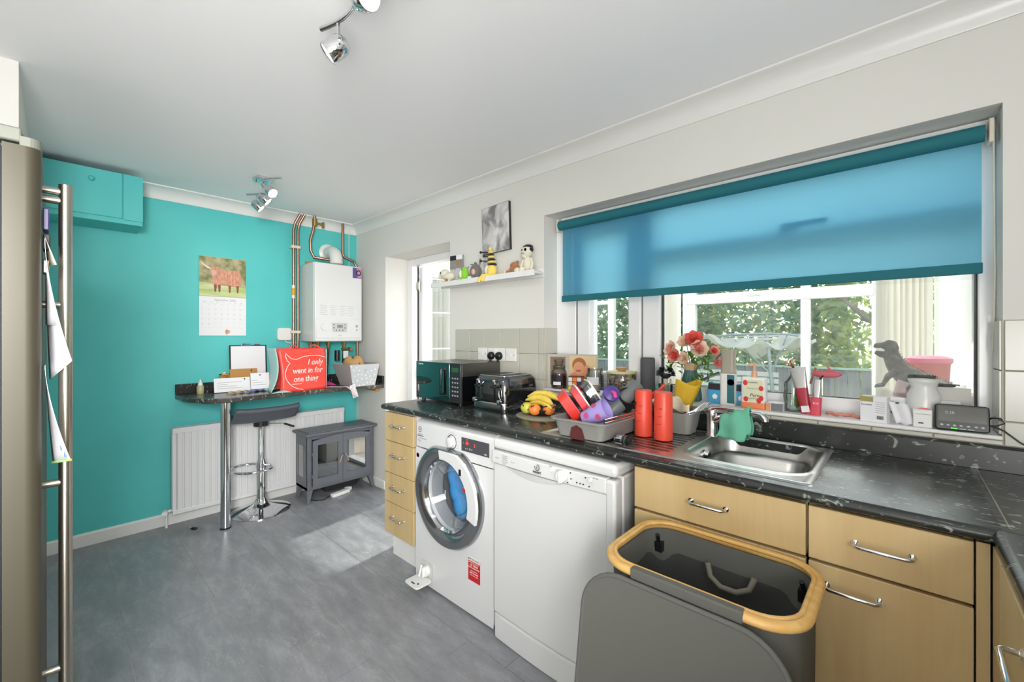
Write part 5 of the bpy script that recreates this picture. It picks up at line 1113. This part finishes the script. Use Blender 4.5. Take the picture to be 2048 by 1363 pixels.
MB().lathe([(.0455, .018), (.0455, .078)], n=30, arc=.30).rot('Z', -130).put('label', INK, t, sm=60); MB().lathe([(.046, .022), (.046, .040)], n=30, arc=.16).rot('Z', -100).put('label_band', WHITEINK, t, sm=60)
t = thing('puzzle_cube', 'multicoloured puzzle cube standing between the candle and a glass jar', 'puzzle', (2.437, .045, QZ), 22)
B((-.038, -.038, 0), (.038, .038, .076)).put('core', BLK, t, bv=.003)
cols = [mat('sticker_'+n, c, .35) for n, c in (('white', '#E8E8E4'), ('orange', '#F08030'), ('blue', '#2C2F6E'), ('pink', '#EE7890'), ('red', '#DE3A2C'), ('yellow', '#E8CE3C'), ('green', '#2FA650'))]
fa = [[0, 1, 0], [0, 1, 2], [5, 0, 4]]; fb_ = [[3, 6, 6], [1, 6, 2], [4, 5, 4]]
for r_i in range(3):
    for c_i in range(3):
        x0 = -.036+.0245*c_i; z0 = .051-.0245*r_i
        B((x0+.001, -.0392, z0), (x0+.0225, -.038, z0+.0215)).put('sticker', cols[fa[r_i][c_i]], t); B((.038, x0+.001, z0), (.0392, x0+.0225, z0+.0215)).put('sticker', cols[fb_[r_i][c_i]], t)
t = thing('glass_jar', 'open glass jar with a pale pink layer, right of the puzzle cube', 'jar', (2.548, .062, QZ))
MB().lathe([(.040, 0), (.047, .008), (.047, .085), (.040, .10), (.042, .125), (.040, .125), (.038, .10), (.044, .084), (.044, .01), (0, .006)], n=32).put('jar', JARG, t, sm=50); MB().lathe([(0, .006), (.042, .006), (.042, .035), (0, .035)], n=28).put('pale_wax', mat('peach_wax', '#EBC9AE', .5), t, sm=50)
MB().lathe([(.0476, .040), (.0476, .080)], n=30, arc=.25).rot('Z', -125).put('label', PAPER, t, sm=60)
t = thing('small_tub', 'tiny white pot with a blue lid at the front of the sill', 'pot', (2.625, .018, QZ)); MB().lathe([(.018, 0), (.019, .018)], n=20).put('pot', WPLAS, t, sm=50); MB().lathe([(.0195, .018), (.0195, .028), (0, .029)], n=20).put('lid', mat('navy_lid', '#2A4C8C', .4), t, sm=50)
t = thing('storage_jar', 'wide glass jar with a pale lid full of wrapped brown sweets', 'jar', (2.702, .070, QZ))
MB().lathe([(.066, 0), (.074, .008), (.074, .10), (.070, .108)], n=36).put('jar', JARG, t, sm=50); MB().lathe([(.076, .106), (.078, .110), (.076, .117), (0, .118)], n=36).put('lid', mat('cream_gold_lid', '#D9CD98', .4), t, sm=50); MB().lathe([(.018, .117), (.03, .135), (.028, .138), (0, .138)], n=20).put('knob', mat('pale_wood_knob', '#B9946C', .5), t, sm=50)
sm_ = [mat('sweet_brown', '#8C6E56', .3), mat('sweet_cream', '#D9CFA8', .3), mat('sweet_pinkish', '#B08A88', .3)]
rn = random.Random(5)
for k in range(42):
    a = rn.uniform(0, 2*pi); rr = .058*math.sqrt(rn.random()); z = .012+.088*(k/42); o_ = MB().ball((0, 0, 0), (.016, .010, .010), 8, 6).rot('Z', rn.uniform(0, 180)).rot('Y', rn.uniform(-60, 60)).put('sweet', sm_[k % 3], t, sm=180); o_.location = (rr*cos(a), rr*sin(a), z)
t = thing('smart_speaker', 'tall dark grey cylindrical speaker standing against the window post', 'speaker', (2.842, .075, QZ)); MB().lathe([(.032, 0), (.034, .003), (.034, .186), (.032, .189), (0, .189)], n=36).put('fabric_body', mat('charcoal_speaker', '#55555A', .8, bump=.3, bscale=600), t, sm=50); MB().lathe([(.0325, .188), (.031, .192), (0, .191)], n=36).put('top_ring', BLK, t, sm=50)
t = thing('dish_brush', 'pot of washing-up brushes with black bristles in front of the vase', 'brush pot', (2.955, .020, QZ))
MB().lathe([(.028, 0), (.033, .075), (.030, .075), (.026, .004), (0, .004)], n=24).put('pot', CLR, t, sm=50)
MB().lathe([(.012, .100), (.026, .112), (.022, .122), (0, .124)], n=24).put('brush_head', BLK, t, sm=50); br = MB(); rn = random.Random(2)
for k in range(260):
    a = rn.uniform(0, 2*pi); e = rn.uniform(-.1, 1.0); d = Vector((cos(a)*cos(e), sin(a)*cos(e), sin(e))); br.cyl(tuple(Vector((0, 0, .116))+d*.028), tuple(Vector((0, 0, .116))+Vector((d.x*.044, d.y*.044, d.z*.045))), .0011, 3)
br.put('bristles', BLK, t, stuff=True); MB().cyl((0, 0, .01), (0, 0, .11), .010, 10).cyl((.012, .004, .01), (.022, .006, .10), .004, 8).put('brush_handle', CREAM, t, sm=50)
MB().tube([(-.02, -.01, .05), (-.035, -.02, .07), (-.03, -.022, .035), (-.045, -.02, .02)], .004, 6).put('mint_loop', MINT, t, sm=60)
# vase of flowers
t = thing('vase', 'dark green fluted tapering vase on the sill holding artificial flowers', 'vase', (3.045, .088, QZ))
n = 40; pv = [(.042, 0), (.047, .006), (.046, .03), (.038, .09), (.027, .135), (.022, .148), (.024, .152)]
m = MB(); loft(m, [[(r*(1+.05*(k % 2))*cos(2*pi*k/n), r*(1+.05*(k % 2))*sin(2*pi*k/n), z) for k in range(n)] for r, z in pv], True); m.put('fluted_body', mat('dark_green_ceramic', '#3F6660', .3), t, sm=20)
MB().grid(lambda u, v: ((.022+.012*v)*cos(2*pi*u)*(1+.15*sin(10*pi*u)*v), (.022+.012*v)*sin(2*pi*u)*(1+.15*sin(10*pi*u)*v), .13+.045*v), 30, 4).put('hessian_ruffle', mat('hessian', '#C9A98C', .9), t, sm=180, thick=.001)
t = thing('flower_bunch', 'bunch of artificial pink, coral and cream flowers with green leaves in the green vase', 'flowers', (3.045, .085, QZ+.15))
rn = random.Random(11)
fl = [(-.078, -.01, .085, .044, PETALC, PETALP), (-.055, -.03, .055, .040, PETALP, PETALR), (-.018, .0, .118, .042, PETALC, PETALC), (.022, -.012, .128, .046, PETALR, PETALR), (.045, -.02, .085, .046, PETALC, PETALP), (.100, .0, .080, .028, PETALP, PETALR), (.118, -.01, .03, .028, PETALP, PETALP), (-.015, -.03, .045, .034, PETALC, PETALC)]
for x, y, z, r, ma, mb_ in fl:
    f = MB()
    for rg, (cnt, rad, tl_) in enumerate(((7, 1.0, 15), (6, .72, 45), (4, .42, 70))):
        f.m = 1 if rg else 0
        for k in range(cnt):
            a = 2*pi*(k+.5*rg)/cnt+rg; ti = R(tl_); st_ = len(f.v)
            f.grid(lambda u, v: (r*rad*v, r*.62*rad*(2*u-1)*sin(pi*min(.95, .15+v*.8)), r*rad*.35*v*v), 3, 4)
            f.xf(Matrix.Rotation(a, 4, 'Z') @ Matrix.Rotation(-ti, 4, 'Y'), st_)
    dv = Vector((x, y-.08, z*.5)).normalized(); f.xf(Matrix.Translation((x, y, z)) @ dv.to_track_quat('Z', 'Y').to_matrix().to_4x4())
    b_ = f.put('blossom', [ma, mb_], t, sm=180)
    MB().tube([(0, 0, -.08), (x*.3, y*.3, z*.4), (x, y, z-.004)], .0016, 5).put('stem', LEAFM, t, sm=60)
for k in range(90):
    a = rn.choice([(-.07, .02), (-.03, .03), (.03, .05), (.06, .03), (.08, -.01), (.075, -.05), (-.08, .02), (.0, .06)]); p = Vector((a[0]+rn.gauss(0, .018), rn.gauss(-.01, .018), a[1]+rn.gauss(.01, .020))); L_ = rn.uniform(.022, .040)
    lf_ = MB().grid(lambda u, v: (L_*v, L_*.42*(2*u-1)*sin(pi*(.06+.9*v)), .004*sin(pi*v)), 2, 4); lf_.xf(Matrix.Translation(p) @ Matrix.Rotation(rn.uniform(0, 6.28), 4, 'Y') @ Matrix.Rotation(rn.uniform(0, 6.28), 4, 'Z')); lf_.put('leaf', LEAFM, t, sm=180)
for e in ((.072, -.03, -.055), (.055, -.01, .02), (-.105, 0, .10), (-.075, -.02, .0), (.10, 0, .05)): MB().tube([(0, 0, -.06), (e[0]*.6, e[1]*.6, .03+.3*e[2]), e], .0012, 5).put('twig', LEAFM, t, sm=60)
# foam bottle, packs, soap
t = thing('foam_bottle', 'white upright soap bottle with a tall taupe cap and a dark teal label', 'bottle', (3.215, .065, QZ))
MB().prism(rrect(.062, .045, .012), 0, .137).put('bottle_body', WPLAS, t, bv=.002); MB().box((-.0, -.0232, .01), (.029, -.0225, .132)).put('label', mat('dark_teal_label', '#2F6E78', .4), t); MB().lathe([(.014, -.0238), (0, -.0238)], (.015, 0, .10), 16, 'y').put('label_swirl', mat('aqua_print', '#7FC9D6', .4), t)
m = MB(); loft(m, [ring(.060, .043, .012, .138), ring(.052, .038, .012, .165), ring(.054, .040, .012, .215), ring(.062, .046, .014, .240)], True, True); m.put('cap', mat('taupe_cap', '#A39D8F', .4), t, sm=40); MB().cyl((-.028, 0, .225), (-.050, -.006, .195), .0035, 6).put('nozzle', DGREY, t)
for i, (x, y, w, l) in enumerate(((3.160, .075, .062, 'blue and white scrubbing pad pack left of the soap bottle with the taupe cap'), (3.262, .085, .045, 'blue and white pad pack half hidden behind the peach soap bottle'))):
    t = thing('sponge_pack', l, 'packet', (x, y, QZ)); m = MB(); loft(m, [ring(w, .03, .006, 0), ring(w*1.04, .034, .006, .05), ring(w*.95, .02, .005, .092)], True, True); m.put('wrapper', mat('blue_pack', '#4FA3CE', .3), t, sm=40); MB().box((-w*.42, -.0185, .062), (w*.42, -.012, .088)).put('pack_header', INK, t); MB().prism([(-.01, .035), (.0, .045), (.012, .036), (.008, .022), (-.006, .022)], -.0182, -.0170, 'y').put('star_print', WHITEINK, t)
t = thing('squeegee', 'small grey window squeegee leaning against the blue packet', 'squeegee', (3.145, .055, 1.110)); MB().tube([(-.055, 0, -.002), (.035, 0, .045)], .006, 6).put('rubber_blade', DGREY, t); MB().tube([(-.005, -.002, .022), (.040, -.004, .042)], .005, 6).put('grip', CHROME, t, sm=60)
t = thing('soap_dispenser', 'square hand-soap pump bottle with a peach pump and a fruit label', 'soap bottle', (3.318, .050, QZ))
MB().prism(rrect(.092, .045, .012), .018, .128).put('bottle_body', mat('white_clear_plastic', '#E9EBEA', .2), t, bv=.004); MB().prism(rrect(.094, .047, .012), 0, .026).put('peach_liquid', mat('peach_liquid', '#F0935E', .3), t, bv=.003)
l_ = MB().box((-.036, -.0237, .030), (.038, -.0225, .118)).put('label', mat('cream_green_label', '#D9DCBE', .5), t)
for x, z in ((-.028, .105), (-.026, .038), (.030, .085), (.030, .045), (.022, .034)): MB().ball((x, -.0237, z), (.009, .0006, .011), 10, 6).put('fruit_print', RED, l_)
txt('Cussons', .010, INK, l_, (0, -.0242, .108)); txt('Pomegranate', .008, INKG, l_, (0, -.0242, .083)); txt('Pure', .018, INK, l_, (.006, -.0242, .055), shear=.2); txt('Hand Wash', .008, REDINK, l_, (.0, -.0242, .042))
pm = MB().cyl((0, 0, .128), (0, 0, .150), .011, 14).cyl((0, 0, .15), (0, 0, .178), .006, 10).box((-.02, -.008, .176), (.012, .008, .184)).cyl((-.018, 0, .180), (-.026, 0, .174), .004).put('pump', mat('peach_pump', '#E2A98A', .4), t, sm=40)
t = thing('small_carton', 'small white carton with grey end lying to the right of the hand soap', 'box', (3.395, .035, QZ)); B((-.028, -.02, 0), (.030, .045, .032)).put('carton', PAPER, t, bv=.001); B((-.010, -.0206, .001), (.030, -.0195, .031)).put('grey_end', mat('mid_grey_card', '#77787c', .6), t); B((-.028, -.0206, .001), (-.012, -.0195, .031)).put('orange_end', mat('orange_card', '#E39A68', .6), t)
t = thing('plastic_bottle', 'clear crinkled plastic bottle lying among the tubes on the sill', 'bottle', (3.452, .070, QZ)); m = MB(); loft(m, [[(r*(1+.05*sin(5*k))*cos(2*pi*k/24), r*(1+.05*sin(5*k))*sin(2*pi*k/24), z) for k in range(24)] for r, z in ((.028, 0), (.034, .01), (.031, .04), (.034, .06), (.03, .085), (.032, .11), (.020, .13), (.010, .142), (.010, .16))], True); m.put('bottle_body', CLR, t, sm=60); MB().ball((.012, -.005, .045), (.012, .01, .030), 10, 8).put('green_sprig', LEAFM, t, sm=180)
TR = mat('dark_red_tube', '#A8283A', .35); SV = mat('silver_foil_tube', '#B8B8B8', .25, .7)
t = thing('cream_tube', 'tall dark red and silver cream tube leaning to the left on the sill', 'tube', (3.500, .038, QZ)); t.rotation_euler = (0, R(-10), 0)
m = MB(); loft(m, [ring(.036, .030, .012, 0), ring(.036, .026, .011, .03), ring(.042, .018, .008, .10)], True); m.put('tube_base', TR, t, sm=50); m = MB(); loft(m, [ring(.042, .018, .008, .10), ring(.050, .008, .003, .165), ring(.054, .003, .001, .178)], False, True); m.put('foil_end', SV, t, sm=50)
B((-.012, -.0155, .008), (.014, -.0145, .032)).put('barcode', PAPER, t)
t = thing('cream_tube', 'shorter pink and silver tube to the right of the tall red one', 'tube', (3.528, .030, QZ)); t.rotation_euler = (0, R(3), 0)
MB().prism(rrect(.034, .026, .008), 0, .068).put('carton', mat('pink_red_carton', '#D8485C', .4), t, bv=.001); txt('SOS', .010, WHITEINK, t, (0, -.0138, .045)); m = MB(); loft(m, [ring(.024, .018, .006, .068), ring(.028, .016, .006, .10), ring(.018, .006, .002, .135)], False, True); m.put('foil_end', SV, t, sm=50); MB().tube([(.004, 0, .13), (.012, 0, .145), (.016, 0, .152)], .003, 6).put('clip', BLK, t)
# pinkish orchid/figure behind
t = thing('artificial_lily', 'faded pink artificial lily stems rising from the clear bottle', 'flowers', (3.455, .085, QZ+.13))
MB().tube([(0, 0, -.08), (.01, 0, .0), (-.012, 0, .055)], .004, 6).put('stem', LEAFM, t, sm=60)
for k, (ax, az, L_) in enumerate(((-.055, .062, .05), (-.02, .07, .05), (.03, .095, .055), (-.05, .03, .04), (.0, .04, .04))):
    MB().grid(lambda u, v: (-.01+(ax+.01)*v, -.01+.014*(2*u-1)*sin(pi*(.1+.85*v)), .045+(az-.045)*v+.012*sin(pi*v)), 4, 6).put('petal', PETALR if k % 2 else PETALP, t, sm=180)
t = thing('fish_ornament', 'pinkish-red fish-shaped ornament on a stick above the red tubes', 'ornament', (3.535, .085, QZ+.152))
MB().ball((.02, 0, 0), (.048, .008, .014)).put('fish_body', mat('dusty_red', '#C9606A', .5), t, sm=180); MB().add([(.03, 0, .01), (.018, 0, .036), (.045, 0, .012), (.03, .004, .012)], [(0, 1, 2), (2, 3, 0)]).put('fin', MATS['dusty_red'], t); MB().cyl((-.03, 0, -.04), (-.012, 0, .024), .004, 6).put('stick', BRP, t); MB().cyl((.0, 0, -.152), (-.0, 0, -.01), .002, 6).put('wire', BRASS, t)
# right end of the sill
t = thing('medicine_carton', 'white and olive cardboard carton with a barcode standing at the front of the sill', 'box', (3.700, .022, QZ), -12)
B((-.036, -.022, 0), (.036, .022, .088)).put('carton', PAPER, t, bv=.001); B((-.0362, -.0225, .070), (.0, -.0215, .088)).put('olive_band', mat('olive_print', '#A39A5C', .5), t); txt('Senokot', .009, INK, t, (-.018, -.0228, .060)); m = MB()
for k in range(9): m.box((.010+.002*k, -.0226, .012), (.0112+.002*k, -.022, .024))
m.put('barcode', INK, t); m = MB()
for k in range(6): m.box((.006, -.0226, .034+.007*k), (.032, -.022, .0352+.007*k))
m.put('print_lines', INKG, t)
t = thing('greeting_card', 'white greeting card with a small floral wreath leaning behind the carton', 'card', (3.765, .065, QZ), -8); t.rotation_euler = (R(-8), 0, R(-8)); B((-.055, 0, 0), (.045, .001, .085)).put('card_front', PAPER, t)
for k in range(7): MB().ball((-.020+.016*cos(k*.9), -.0008, .05+.018*sin(k*.9)), (.005, .0006, .004), 8, 5).put('wreath_print', (mat('print_orange', '#D98A3C', .6) if k == 0 else (LEAFM if k % 2 else MATS['print_orange'])), t)
t = thing('white_jug', 'wide-rimmed white ceramic jar near the right end of the sill', 'jar', (3.822, .062, QZ)); MB().lathe([(.040, 0), (.046, .01), (.048, .10), (.036, .125), (.040, .140), (.046, .150), (.044, .153), (.034, .135)], n=36, sx=.88, sy=.85).put('jar_body', mat('white_ceramic', '#DADBD8', .25), t, sm=60); MB().ball((.0, -.042, .055), (.018, .002, .007)).put('red_mark', mat('coral_mark', '#D9706A', .5), t, sm=180)
tag(MB().grid(lambda u, v: (-.03+.05*u-.02*v, -.0+.006*sin(7*u), .07*v+.004*sin(11*u)), 8, 6).put('tissue', PAPER, sm=180, thick=.001), 'white paper tissue draped between the greeting card and the white jar', 'tissue').location = (3.785, .012, QZ+.002)
t = thing('smart_plug', 'small white cube-shaped camera box on the front of the sill beside the black meter', 'gadget', (3.818, .012, QZ)); B((-.023, -.018, 0), (.023, .028, .058)).put('cube', WPLAS, t, bv=.003); B((-.018, -.0188, .043), (.020, -.0178, .0445)).put('seam', INKG, t); B((-.010, -.0188, .013), (.002, -.0178, .017)).put('dark_slot', INK, t)
t = thing('card_stand', 'grey open card box standing behind the black meter', 'box', (3.895, .085, QZ)); B((-.040, 0, .0), (.038, .004, .128)).put('back', mat('light_grey_card', '#C4C3BC', .6), t); B((-.035, -.03, .07), (.012, 0, .085)).put('fold', PAPER, t)
tag(MB().tube([(3.56+.011*k, .055+.012*sin(k*1.3), QZ+.008+.003*sin(k*2)) for k in range(12)], .006, 8).put('sweet_string', mat('coral_beads', '#D98A78', .5), sm=60), 'string of small coral and green wrapped sweets lying at the back of the sill', 'beads')
t = thing('energy_meter', 'black in-home energy display with a wide grey screen and a green light bar', 'display', (3.905, -.006, QZ)); t.rotation_euler = (R(-10), 0, R(2))
MB().prism(rrect(.118, .080, .009, 5, 0, .042), -.012, .010, 'y').put('case', BLK, t, bv=.003)
s = MB().prism(rrect(.104, .046, .002, 2, 0, .052), -.0135, -.012, 'y').put('screen', mat('grey_lcd', '#5E5E58', .15), t); txt('0.28', .012, mat('pale_lcd_digits', '#A9A9C9', .4), s, (-.026, -.0138, .056))
B((-.024, -.0135, .007), (-.010, -.0125, .0095)).put('green_light', mat('green_led', '#40E040', .4, emit='#35F035', es=1.2), t); m = MB().box((-.006, -.0135, .007), (.008, -.0125, .009)).box((.012, -.0135, .007), (.026, -.0125, .009))
for k, x in enumerate((-.044, -.030, -.016, -.002, .014, .030, .044)): m.ball((x, -.0125, .017), (.004, .001, .0025 if k % 2 else .003), 8, 5)
m.put('key_marks', mat('pale_key_print', '#B9C6C4', .5), t)
tag(MB().tube([(3.955, .005, 1.05), (3.968, .0, 1.066), (3.985, -.012, 1.068), (3.992, -.016, 1.055), (3.975, -.014, 1.045), (3.956, -.006, 1.043), (3.975, -.014, 1.040), (3.99, -.018, 1.034), (4.02, -.022, 1.005), (4.07, -.024, .972), (4.15, -.024, .95)], .0022, 8).put('meter_cable', BLK, sm=60), 'thin black cable looping from the black meter down the tiles', 'cable')

# ================================================================== roller blind
t = thing('roller_blind', 'teal fabric roller blind half lowered over the kitchen window, backlit', 'blind', (3.142, .055, 1.512))
BL = .812
MB().cyl((-BL-.012, 0, .437), (BL+.005, 0, .437), .026, 24).put('roller', BLINDD, t, sm=60)
MB().grid(lambda u, v: (-BL+2*BL*u, .012+.0025*sin(2.2*pi*u)*(1-v), .028+.41*v), 40, 4).put('fabric', BLINDF, t, sm=180)
MB().box((-BL-.004, .006, 0), (BL+.002, .018, .034)).put('bottom_bar', BLINDD, t, bv=.002)
for s in (-1, 1): MB().box((s*(BL+.018)-.006, -.02, .40), (s*(BL+.018)+.006, .03, .475)).put('bracket', CREAM, t, bv=.003)
MB().box((-BL-.04, .045, .462), (BL+.02, .062, .494)).put('top_track', UPVC, t, bv=.003)
MB().tube([(BL+.022, -.012, .45), (BL+.026, -.006, .0), (BL+.022, 0, -.25)], .002, 6).put('chain', CREAM, t)

# ================================================================== things on the ledge just outside the glass
struct(B((2.245, .195, .985), (3.99, .42, 1.005)).put('window_ledge_outer', UPVC))
DN = mat('grey_green_rubber', '#7E7C74', .6, bump=.4, bscale=150); ta = tex(DN, 'Noise', 60, 3); DN.node_tree.links.new(ramp(DN, ta.outputs[0], [(.35, '#2c2c2a'), (.6, '#4d4a43'), (.75, '#6b6658')]), bsdf(DN).inputs[0])
DP = mat('glass_faded_rubber', '#B79A98', .6)  # pale pinkish legs: fading and reflection of the pane put into the colour
t = thing('toy_dinosaur', 'grey toy dinosaur rearing up with open jaws just outside the right-hand pane', 'toy', (3.775, .30, 1.005), 0)
m = MB(); sk = [(-.040, 0, .262, .020), (-.038, 0, .238, .026), (-.030, 0, .208, .030), (-.012, 0, .175, .036), (.012, 0, .150, .044), (.045, 0, .140, .036), (.080, 0, .135, .020), (.115, 0, .128, .010), (.14, 0, .127, .004)]
m.tube([(a, b, c) for a, b, c, r in sk], .03, 14, radii=[r for a, b, c, r in sk]).put('body', DN, t, sub=1)
MB().prism([(-.092, .262), (-.086, .282), (-.060, .284), (-.048, .296), (-.022, .288), (-.014, .262), (-.022, .232), (-.044, .228), (-.052, .252), (-.066, .262)], -.021, .021, 'y').put('upper_jaw', DN, t, bv=.008, seg=3); MB().prism([(-.088, .240), (-.084, .252), (-.054, .248), (-.030, .245), (-.028, .222), (-.050, .218), (-.074, .228)], -.016, .016, 'y').put('lower_jaw', DN, t, bv=.005, seg=3)
sc_ = MB()
for k in range(34):
    u = k/33; j = min(int(u*8), 7); w_ = u*8-j; A, B_ = sk[j], sk[j+1]; c_ = [A[i]+(B_[i]-A[i])*w_ for i in range(4)]; dz = (c_[3]*.9); sc_.tube([(c_[0]+dz*.6, 0, c_[2]+dz*.65), (c_[0]+dz*.6+.006, 0, c_[2]+dz*.65+.010)], .004, 5, radii=[.005, .0008])
sc_.put('back_spines', DN, t, stuff=True)
MB().ball((-.050, -.020, .274), .004, 8, 6).put('eye', INK, t, sm=180)
for s in (-1, 1):
    MB().tube([(-.022, s*.03, .175), (-.048, s*.038, .150), (-.062, s*.036, .118), (-.085, s*.030, .110)], .01, 8, radii=[.014, .010, .007, .004]).put('arm', DN, t, sm=60)
    MB().tube([(.012, s*.026, .130), (-.006, s*.034, .085), (.018, s*.036, .045), (-.004, s*.036, .010), (-.030, s*.036, .006)], .02, 12, radii=[.034, .028, .016, .013, .010]).put('leg', DP, t, sm=60)
t = thing('bucket', 'translucent coral red bucket standing outside the glass behind the white jar', 'bucket', (3.845, .42, 1.005)); struct(B((3.0, .42, .985), (3.99, .52, 1.005)).put('window_ledge_outer', UPVC))
CB = translucent('coral_translucent_plastic', '#F2685F', .4); MB().lathe([(.052, 0), (.062, .20), (.067, .205), (.067, .215), (.060, .215), (.05, .004), (0, .004)], n=32).put('bucket_body', CB, t, sm=50); MB().lathe([(.069, .205), (.069, .222), (.05, .23), (0, .232)], n=32).put('lid', mat('pinker_lid', '#E85C86', .4), t, sm=50)

# ================================================================== papers on the fridge
t = thing('fridge_papers', 'curled printed sheet of paper hanging from the fridge door behind the bar handle', 'paper', (2.285, -1.940, 1.205))
MB().grid(lambda u, v: (-.06+.11*u, .002+(.043*(1-v)**1.6*(.15+.85*u)), .33*v+(1-v)*.05*u), 8, 14).put('sheet', PAPER, t, sm=180, thick=.0006)
t = thing('drawing_strip', 'narrow child\'s drawing with blue blobs and a green edge hanging below the printed sheet', 'drawing', (2.285, -1.940, 1.005))
dg = MB().grid(lambda u, v: (-.05+.10*u, .002+.040*(1-v)**1.5*(.3+.7*u), .24*v+.02*u*(1-v)), 6, 12).put('sheet', PAPER, t, sm=180, thick=.0006)
MB().tube([(-.05, .014, -.002), (.0, .028, .008), (.05, .042, .018)], .003, 6).put('green_edge', GN, t, sm=60)
for x, y, z in ((.02, .028, .045), (.035, .034, .03)): MB().ball((x, y, z), (.010, .002, .008), 8, 6).put('blue_blob', mat('blue_paint', '#6E93CC', .6), t, sm=180)
t = thing('magnet_clip', 'cluster of dark magnets and clips pinning notes at eye height on the fridge door', 'magnets', (2.28, -1.9415, 1.46))
for z, y, h in ((.10, .010, .05), (.055, .012, .035), (.0, .010, .03)): B((-.03, 0, z), (.03, y, z+h)).put('magnet', (BRUSH, INK, mat('indigo_magnet', '#3a3560', .4))[int(z*20) % 3], t, bv=.002)
MB().grid(lambda u, v: (-.02+.07*u, .004+.022*(1-v)*u, -.12+.14*v), 5, 6).put('note', PAPER, t, sm=180, thick=.0006)
MB().grid(lambda u, v: (-.02+.06*u, .004+.018*(1-v)*u, .02+.06*v), 5, 6).put('note', CREAM, t, sm=180, thick=.0006)
